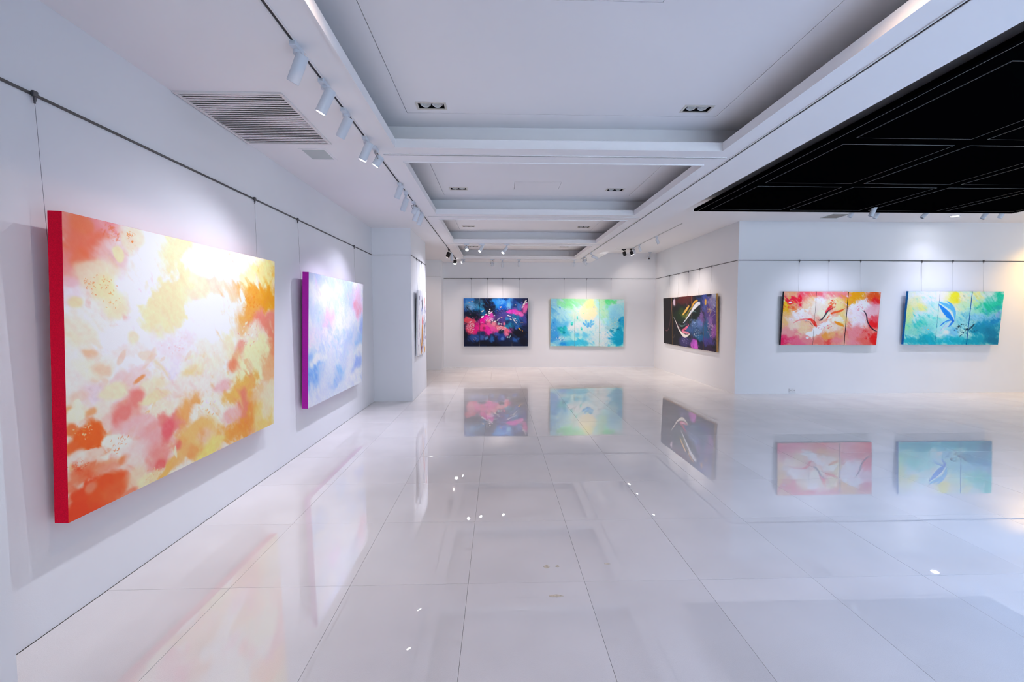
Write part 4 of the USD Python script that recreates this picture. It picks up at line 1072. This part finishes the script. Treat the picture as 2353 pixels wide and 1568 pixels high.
        ('s',[(.377,.528),(.4,.528),(.425,.483),(.448,.416),(.47,.362),(.511,.313)],[.0109,.0254,.0254,.0217,.0199,.0235],'282a36',1,.25),
        ('p',.505,.242,.073,.089,60,.0144,['f25030','e8202c','f47838'],.9,-30),
        ('p',.479,.322,.082,.053,30,.0117,['da1838','f25030'],.9,-30),
        ('s',[(.814,.342),(.846,.373),(.87,.445),(.882,.534),(.909,.624),(.948,.697),(.994,.737)],[.0027,.0163,.02,.02,.0201,.0202,.0129],'241c2e',1,.15),
        ('p',.812,.293,.101,.071,40,.0117,['fcf4fa','f05060'],.9,-30),
        ('p',.85,.151,.027,.053,14,.0126,['fcf4fa'],.9,-30),
        ('p',.734,.535,.083,.072,20,.0127,['e8c8a0'],.9,-30),
        ('p',.196,.36,.146,.044,30,.0108,['fcf8fc'],.9,-30),
        ('p',.308,.809,.102,.064,24,.011,['fcf8fc'],.9,-30),
        ('p',.121,.21,.127,.115,40,.0108,['d82038','f4c040'],.9,-30),
        ('p',.866,.761,.083,.064,12,.0092,['f03848'],.9,-30)]),
    'P8': ('b8e2da', (1.84, 1.0), (290, 160), [
        ('b',.058,.105,.175,.124,0,'dae2da',.9,.7,.45),
        ('b',.209,.104,.24,.133,0,'e1e6f2',1,.7,.45),
        ('b',.099,.22,.194,.107,0,'dee2b8',.9,.7,.45),
        ('b',.179,.309,.111,.076,0,'dedc86',.9,.7,.45),
        ('b',.033,.39,.111,.107,0,'dade98',.9,.7,.45),
        ('b',.018,.507,.056,.144,0,'cae090',.9,.7,.45),
        ('b',.141,.444,.111,.081,0,'d2e6e6',.9,.7,.45),
        ('b',.274,.389,.121,.117,0,'d6eae2',.9,.7,.45),
        ('b',.259,.569,.242,.126,0,'8adcd0',.9,.7,.45),
        ('b',.153,.669,.149,.108,0,'58ceb8',.9,.7,.45),
        ('b',.027,.669,.07,.108,0,'90dca8',.9,.7,.45),
        ('b',.242,.731,.149,.081,0,'88d2d6',.9,.7,.45),
        ('b',.083,.777,.149,.068,0,'8cd4c2',.9,.7,.45),
        ('b',.091,.95,.224,.077,0,'2caab6',1,.7,.45),
        ('b',.252,.922,.205,.1,0,'0c9cac',1,.7,.45),
        ('b',.507,.939,.374,.1,0,'0ca6ba',1,.7,.45),
        ('b',.304,.849,.121,.045,0,'28b2ba',.9,.7,.45),
        ('b',.384,.102,.129,.107,0,'eeecde',1,.7,.45),
        ('b',.509,.083,.12,.107,0,'f6da38',1,.7,.45),
        ('b',.488,.155,.102,.053,0,'f2da48',.9,.7,.45),
        ('b',.534,.172,.056,.054,0,'f2d220',.9,.7,.45),
        ('b',.595,.101,.102,.107,0,'eae2c2',.9,.7,.45),
        ('b',.542,.306,.111,.107,0,'e6e2be',.9,.7,.45),
        ('b',.606,.279,.121,.116,0,'bae2ba',.9,.7,.45),
        ('b',.377,.424,.093,.09,0,'daeada',.9,.7,.45),
        ('b',.596,.459,.149,.081,0,'a8ded2',.9,.7,.45),
        ('b',.577,.567,.168,.081,0,'8cced6',.9,.7,.45),
        ('b',.497,.757,.149,.077,0,'70badc',.9,.7,.45),
        ('b',.414,.64,.149,.117,0,'a4dee2',.9,.7,.45),
        ('b',.726,.1,.111,.107,0,'dede8e',1,.7,.45),
        ('b',.733,.216,.084,.054,0,'b0e2a0',.9,.7,.45),
        ('b',.834,.054,.148,.107,0,'c6deda',1,.7,.45),
        ('b',.833,.188,.111,.08,0,'a0dad2',.9,.7,.45),
        ('b',.972,.071,.102,.116,0,'12ba9c',1,.7,.45),
        ('b',.926,.223,.149,.107,0,'12ba9c',1,.7,.45),
        ('b',.826,.322,.14,.099,0,'14ba98',1,.7,.45),
        ('b',.961,.304,.088,.067,0,'12aaa8',.9,.7,.45),
        ('b',.747,.359,.102,.081,0,'98dac2',.9,.7,.45),
        ('b',.759,.476,.205,.081,0,'88c6de',1,.7,.45),
        ('b',.886,.475,.156,.055,-15,'7abada',1,.7,.4),
        ('b',.96,.438,.082,.037,-30,'94b8e0',1,.7,.4),
        ('b',.87,.628,.243,.1,0,'188eba',1,.7,.45),
        ('b',.946,.538,.103,.054,0,'1280b8',.9,.7,.45),
        ('b',.794,.719,.196,.1,0,'0c8aaa',1,.7,.45),
        ('b',.908,.819,.216,.155,0,'08789a',1,.7,.45),
        ('b',.761,.92,.206,.091,0,'0a96ae',1,.7,.45),
        ('b',.94,.937,.131,.073,0,'067090',.9,.7,.45),
        ('s',[(.331,.192),(.382,.236),(.44,.28),(.483,.343),(.506,.423),(.507,.531)],[.0091,.0364,.0546,.0511,.0402,.0128],'5eb2e6',1,.15),
        ('s',[(.412,.187),(.447,.227),(.48,.289),(.508,.369),(.517,.45)],[.0091,.0309,.031,.0219,.0073],'58aae2',1,.2),
        ('s',[(.332,.245),(.377,.325),(.433,.424),(.472,.495),(.506,.554)],[.0091,.0565,.0804,.0549,.0128],'2284de',1,.2),
        ('s',[(.342,.241),(.401,.307),(.455,.379),(.49,.45),(.507,.54)],[.0055,.0128,.0201,.0183,.0055],'e2eaf6',.95,.15),
        ('s',[(.34,.21),(.404,.267),(.452,.316),(.497,.405)],[.0045,.0082,.0091,.0055],'4a9edc',.9,.3),
        ('s',[(.339,.281),(.381,.397),(.437,.505),(.495,.549)],[.0045,.0073,.0073,.0055],'4c8ad8',.8,.3),
        ('s',[(.377,.325),(.443,.424),(.494,.531)],[.0036,.0073,.0073],'1464c8',.8,.3),
        ('s',[(.355,.657),(.392,.606),(.435,.554),(.505,.549)],[.0037,.022,.0165,.0147],'1a78d2',1,.2),
        ('s',[(.366,.771),(.407,.685),(.444,.622),(.471,.563)],[.0092,.0422,.0514,.022],'bad6f2',1,.15),
        ('s',[(.364,.776),(.396,.667),(.432,.586),(.46,.554)],[.0046,.0073,.0073,.0055],'3888da',.95,.3),
        ('s',[(.456,.667),(.479,.613),(.503,.558)],[.0055,.0348,.0238],'2682de',1,.2),
        ('b',.504,.56,.019,.025,0,'1a6cd2',1,.5,.1),
        ('s',[(.504,.549),(.53,.466)],[.0046,.0027],'2a70c0',.9,.3),
        ('s',[(.5,.594),(.479,.703)],[.0037,.0018],'4a98c8',.8,.3),
        ('b',.442,.767,.061,.045,0,'dceaf6',.95,.7,.45),
        ('b',.374,.821,.064,.023,-15,'c8e4f0',.8,.6,.4),
        ('b',.593,.612,.016,.011,0,'0a2c3c',.95,.35,.12),
        ('b',.567,.657,.026,.017,-50,'0a3040',.95,.35,.12),
        ('b',.528,.725,.017,.011,0,'0c4c8c',.95,.35,.12),
        ('b',.652,.711,.039,.017,-20,'0a3244',.95,.35,.12),
        ('b',.69,.675,.048,.016,-35,'0a3244',.95,.35,.12),
        ('b',.713,.629,.028,.012,-40,'0a2c3c',.95,.35,.12),
        ('b',.622,.775,.016,.018,0,'0c4060',.95,.35,.12),
        ('b',.597,.82,.035,.011,-35,'0c6080',.9,.35,.12),
        ('p',.621,.702,.168,.1,90,.0101,['0c4c60','0c6c88','0c3850'],.9,-30),
        ('p',.712,.693,.093,.091,40,.0101,['0c5870'],.9,-30),
        ('b',.246,.713,.017,.008,0,'ecb070',.95,.35,.12),
        ('p',.214,.686,.084,.045,14,.0073,['d8c080'],.9,-30)]),
}

class Art:
    def __init__(self, seed, base, size, res, soft=1.3):
        self.soft = soft
        self.asp = size[0] / size[1]; self.W, self.H = res
        u, v = np.meshgrid(np.linspace(0, 1, res[0]), np.linspace(0, 1, res[1]))
        self.x, self.y = u * self.asp, v
        p = np.stack([self.x, self.y, np.zeros_like(u)], -1); s = seed * 17
        nf = lambda f, o, k, q=None: (lambda m: (m - m.mean()) / m.std())(meshkit.fbm((p if q is None else q) * f, o, s + k))
        self.wx, self.wy = nf(6, 5, 21), nf(6, 5, 23)
        self.n = [nf(7, 6, 1), nf(13, 5, 3), nf(24, 4, 7), nf(5, 7, 9)]
        q = p.copy(); q[..., 0], q[..., 1] = (p[..., 0] + p[..., 1]) * 7, (p[..., 1] - p[..., 0]) * 24
        self.streak = nf(1, 4, 11, q + .25 * np.stack([self.wx, self.wy, 0 * u], -1))
        self.fine = nf(80, 2, 13)
        self.px, self.py = self.x + .018 * self.wx, self.y + .018 * self.wy      # warped coordinates: feathery cloud edges
        self.c = np.broadcast_to(lin(base), u.shape + (3,)).copy() ** (1 / 2.2); self.k = seed; self.rng = np.random.default_rng(seed)
    def field(self):
        self.k += 1
        n = self.n[self.k % 4] * (1, -1)[self.k // 4 % 2]
        return .75 * n + .6 * self.streak * (1, -1)[self.k // 3 % 2]
    def lay(self, m, col, sl=None):
        c = lin(col) ** (1 / 2.2)
        if sl is None: self.c += (c - self.c) * m[..., None]
        else: self.c[sl] += (c - self.c[sl]) * m[..., None]
    def b(self, u, v, rx, ry, ang, col, op, soft, rough):
        R = 2.1 * max(rx, ry) + .05
        i0, i1 = np.clip(np.array([(u - R / self.asp), (u + R / self.asp)]) * (self.W - 1), 0, self.W).astype(int)
        j0, j1 = np.clip(np.array([v - R, v + R]) * (self.H - 1), 0, self.H).astype(int)
        if i1 <= i0 or j1 <= j0: return
        sl = np.s_[j0:j1 + 1, i0:i1 + 1]
        big = min(1.0, max(rx, ry) * 9) if soft > .36 else .25
        X, Y_ = self.x[sl] + (self.px - self.x)[sl] * big, self.y[sl] + (self.py - self.y)[sl] * big
        dx, dy = X - u * self.asp, Y_ - v; a = math.radians(ang); c, s = math.cos(a), math.sin(a)
        d = np.hypot((dx * c + dy * s) / rx, (-dx * s + dy * c) / ry)
        n = self.field()[sl] * (.4 + .6 * big)
        t = np.clip((np.exp(-.8 * d * d) - .44 + rough * .30 * n) / (soft * (self.soft if soft > .36 else 1) * .85) + .5, 0, 1)
        self.lay(t * t * (3 - 2 * t) * op, col, sl)
    def s(self, pts, wid, col, op, streak):
        P = np.array(pts) * [self.asp, 1]; t = np.linspace(0, len(P) - 1, 14 * (len(P) - 1) + 1)
        from scipy.interpolate import CubicSpline
        Q = CubicSpline(range(len(P)), P)(t) if len(P) > 2 else P[0] + (P[1] - P[0]) * t[:, None]; w = np.interp(t, range(len(P)), wid) * .7
        lo, hi = Q.min(0) - w.max() * 1.3, Q.max(0) + w.max() * 1.3
        i0, i1 = np.clip(np.array([lo[0] / self.asp, hi[0] / self.asp]) * (self.W - 1), 0, self.W).astype(int)
        j0, j1 = np.clip(np.array([lo[1], hi[1]]) * (self.H - 1), 0, self.H).astype(int)
        if i1 <= i0 or j1 <= j0: return
        sl = np.s_[j0:j1 + 2, i0:i1 + 2]; px, py = self.x[sl], self.y[sl]
        best = np.full(px.shape, 9.0); off = np.zeros(px.shape); along = np.zeros(px.shape)
        tan = np.gradient(Q, axis=0); tan /= np.linalg.norm(tan, axis=1, keepdims=True) + 1e-9
        for k in range(len(Q)):
            dx, dy = px - Q[k, 0], py - Q[k, 1]; e = np.hypot(dx, dy) / max(w[k], .0012); m = e < best
            best = np.where(m, e, best); off = np.where(m, (dx * tan[k, 1] - dy * tan[k, 0]) / max(w[k], .0012), off); along = np.where(m, t[k], along)
        st = meshkit.noise(np.stack([off * 5 + 7, along * 1.4, np.zeros_like(off)], -1), self.k) - .5
        pix = 1.0 / self.H / max(w.max(), .004)
        mm = np.clip((1 - best + .07 * self.n[2][sl]) / max(.22, pix), 0, 1)
        self.lay(mm * np.clip(1 - streak * 2.2 * np.clip(st, 0, 1), 0, 1) * op, col, sl); self.k += 1
    def p(self, u, v, rx, ry, n, size, cols, op, ang):
        r = self.rng
        for k in range(n):
            a, q = r.uniform(0, 2 * np.pi), r.random() ** .6
            s = size * r.uniform(.35, 1.0); x = u + rx / self.asp * q * math.cos(a); y = v + ry * q * math.sin(a)
            if not (0 < x < 1 and 0 < y < 1): continue
            self.b(x, y, max(s * 1.3, .6 / self.H), max(s * .55, .5 / self.H), ang + r.uniform(-35, 35), cols[r.integers(len(cols))], op * r.uniform(.6, 1), .4, .6)
    def run(self, ops):
        for o in ops: getattr(self, o[0])(*o[1:])
        self.c *= 1 + .010 * self.fine[..., None] + .012 * self.streak[..., None]
        g = self.c.mean(-1, keepdims=True); self.c = g + (self.c - g) * 1.12
        return np.clip(self.c, .0, 1) ** 2.2

GAIN = 1.04
def painting(key, label, BL, along, out, lean, size, thick, canvas, seams=(), seam_mat=None, steps=None):
    """BL: lower left corner of the front, along: unit vector to the picture's right, out: away from the wall, lean: how far the top leans out"""
    base, _, res, ops = ART[key]
    art = Art(sum(map(ord, key)), base, size, res, dict(P1=1.0, P2=1.5, P5=1.3, P8=1.35, P4=1.1, P6=1.1).get(key, 1.2))      # softer blending for the misty pictures
    col = np.clip(art.run(ops) * dict(P1=.97, P5=1.18).get(key, GAIN), 0, .80)
    BL, along, out = map(lambda a: np.array(a, float), (BL, along, out))
    w, h = size; upv = np.array([0, 0, math.sqrt(max(h * h - lean * lean, 0)) / h]) + out * lean / h
    nrm = np.cross(along, upv)
    nrm *= np.sign(nrm @ out)
    t = thing('abstract_painting', label, 'painting', BL + along * w / 2)
    cuts = [0.0, *seams, 1.0]; W, H = res
    for k in range(len(cuts) - 1):
        a, b = cuts[k], cuts[k + 1]; gap = .0022
        o = (steps[k] if steps else (0, 0))                       # a panel may hang a little lower or nearer than the next
        a_, b_ = a * w + (gap if k else 0), b * w - (gap if k < len(cuts) - 2 else 0)
        bx, bf = box(a_, b_, 0, h, -thick, 0, .0015)
        mv = np.array([0, 0, o[0]]) + nrm * o[1]
        place = lambda q: BL + mv + q[:, :1] * along + q[:, 1:2] * upv + q[:, 2:] * nrm
        if np.cross(along, upv) @ out < 0: bf = bf[:, ::-1]
        p = obj('panel' if len(cuts) > 2 else 'canvas', (place(bx), bf), canvas, t)
        n = max(2, int(round((b - a) * (W - 1))) + 1)
        uu = np.linspace(a, b, n); iu = uu * (W - 1); i0 = np.clip(iu.astype(int), 0, W - 2); fr = (iu - i0)[None, :, None]
        cc = col[:, i0] * (1 - fr) + col[:, i0 + 1] * fr
        xs = np.linspace(a_ + .0008, b_ - .0008, n); ys = np.linspace(h - .0008, .0008, H)
        gx, gy = np.meshgrid(xs, ys); q = np.stack([gx, gy, np.full_like(gx, .0006)], -1).reshape(-1, 3)
        idx = np.arange(H * n).reshape(H, n)
        A, B_, C, D = idx[:-1, :-1].ravel(), idx[1:, :-1].ravel(), idx[1:, 1:].ravel(), idx[:-1, 1:].ravel()
        f = np.vstack([np.c_[A, B_, C], np.c_[A, C, D]])
        if np.cross(along, upv) @ out < 0: f = f[:, ::-1]
        obj('painted_face', (place(q), f), 'painted', p, paint=cc.reshape(-1, 3))
    return t

painting('P1', 'huge red edged canvas of orange, coral and glowing white clouds, nearest on the left wall', (-2.035, 2.166, .512), (0, 1, 0), (1, 0, 0), .05, (1.985, 1.46), .064, 'canvas_red')
painting('P2', 'purple edged canvas of pale blue and pink clouds, farther along the left wall', (-2.035, 4.89, .492), (0, 1, 0), (1, 0, 0), .045, (1.945, 1.455), .064, 'canvas_purple')
painting('P3', 'white canvas with red, tan and dark strokes on the side of the wall column', (-1.432, 8.115, .757), (0, 1, 0), (1, 0, 0), .03, (.885, 1.175), .03, 'canvas_white')
painting('P4', 'dark navy four-panel painting with magenta nebula and white flecks, left on the back wall', (-.955, 12.80, .603), (1, 0, 0), (0, -1, 0), .03, (1.80, 1.347), .035, 'canvas_navy', (.248, .5014, .752), steps=[(0, 0), (0, .002), (0, -.002), (.002, .001)])
painting('P5', 'turquoise and green three-panel painting with yellow sun and blue lotus on the back wall', (1.478, 12.80, .603), (1, 0, 0), (0, -1, 0), .03, (2.083, 1.335), .035, 'canvas_green', (.332, .664), steps=[(.005, 0), (-.002, .003), (-.010, -.002)])
painting('P6', 'dark painting of several panels with white swoosh, purple and blue, on the side wall', (4.425, 11.98, .736), (0, -1, 0), (-1, 0, 0), .04, (2.925, 1.187), .04, 'canvas_wood', (.2, .4, .6, .8), steps=[(.003, .001), (-.001, -.002), (0, .002), (-.002, 0), (0, -.001)])
painting('P7', 'bright red and orange three-panel painting with black brush curves on the right wall', (5.278, 8.325, .928), (1, 0, 0), (0, -1, 0), .052, (1.828, .997), .045, 'canvas_black', (.335, .663), steps=[(0, 0), (.001, -.001), (-.005, .006)])
painting('P8', 'teal and yellow three-panel painting with a blue butterfly, farthest right on the right wall', (7.634, 8.325, .932), (1, 0, 0), (0, -1, 0), .052, (1.840, 1.0), .045, 'canvas_blue', (.332, .666), steps=[(.002, 0), (0, -.001), (-.002, .006)])

nth = ('left', 'second', 'third', 'fourth', 'fifth')
def order(k, n): return ('left' if k == 0 else 'right') if n == 2 else ('left', 'middle', 'right')[k] if n == 3 else ('leftmost', 'second', 'third', 'rightmost')[k] if n == 4 else ('leftmost', 'second', 'middle', 'fourth', 'rightmost')[k]
def wires(what, tops, bottoms, n, r):
    for k, (a, b) in enumerate(zip(tops, bottoms)):
        wire(f'{order(k, len(tops))} of the thin steel hanging wires above the {what}', a, b, n, r, f'hanging wires of the {what}')
wires('red edged orange canvas', [(XL + .009, y, ZR) for y in (2.21, 4.10)], [(-2.095, y + .01, 1.55) for y in (2.21, 4.06)], (1, 0, 0), .0011)
wires('purple edged canvas', [(XL + .009, y, ZR) for y in (4.955, 6.85)], [(-2.095, y, 1.60) for y in (4.955, 6.80)], (1, 0, 0), .0012)
wires('white canvas on the column', [(-1.466, y, ZR) for y in (8.32, 8.58, 8.85)], [(-1.447, y, 1.8) for y in (8.32, 8.58, 8.85)], (1, 0, 0), .0014)
wires('dark navy painting', [(x, YB - .009, ZR) for x in (-.748, -.285, .136, .607)], [(x, YB - .028, 1.8) for x in (-.75, -.287, .138, .607)], (0, -1, 0), .0016)
wires('turquoise and green painting', [(x, YB - .009, ZR) for x in (1.872, 2.513, 3.2)], [(x, YB - .028, 1.8) for x in (1.872, 2.513, 3.2)], (0, -1, 0), .0016)
wires('dark purple painting', [(4.461, y, ZR) for y in (11.755, 11.16, 10.585, 9.99, 9.42)], [(4.437, y, 1.8) for y in (11.73, 11.14, 10.57, 9.98, 9.42)], (-1, 0, 0), .0016)
wires('red three-panel painting', [(x, 8.391, ZR) for x in (5.623, 6.186, 6.794)], [(x, 8.345, 1.8) for x in (5.59, 6.18, 6.80)], (0, -1, 0), .0014)
wires('teal butterfly painting', [(x, 8.391, ZR) for x in (7.975, 8.573, 9.17)], [(x, 8.345, 1.8) for x in (7.955, 8.565, 9.16)], (0, -1, 0), .0014)
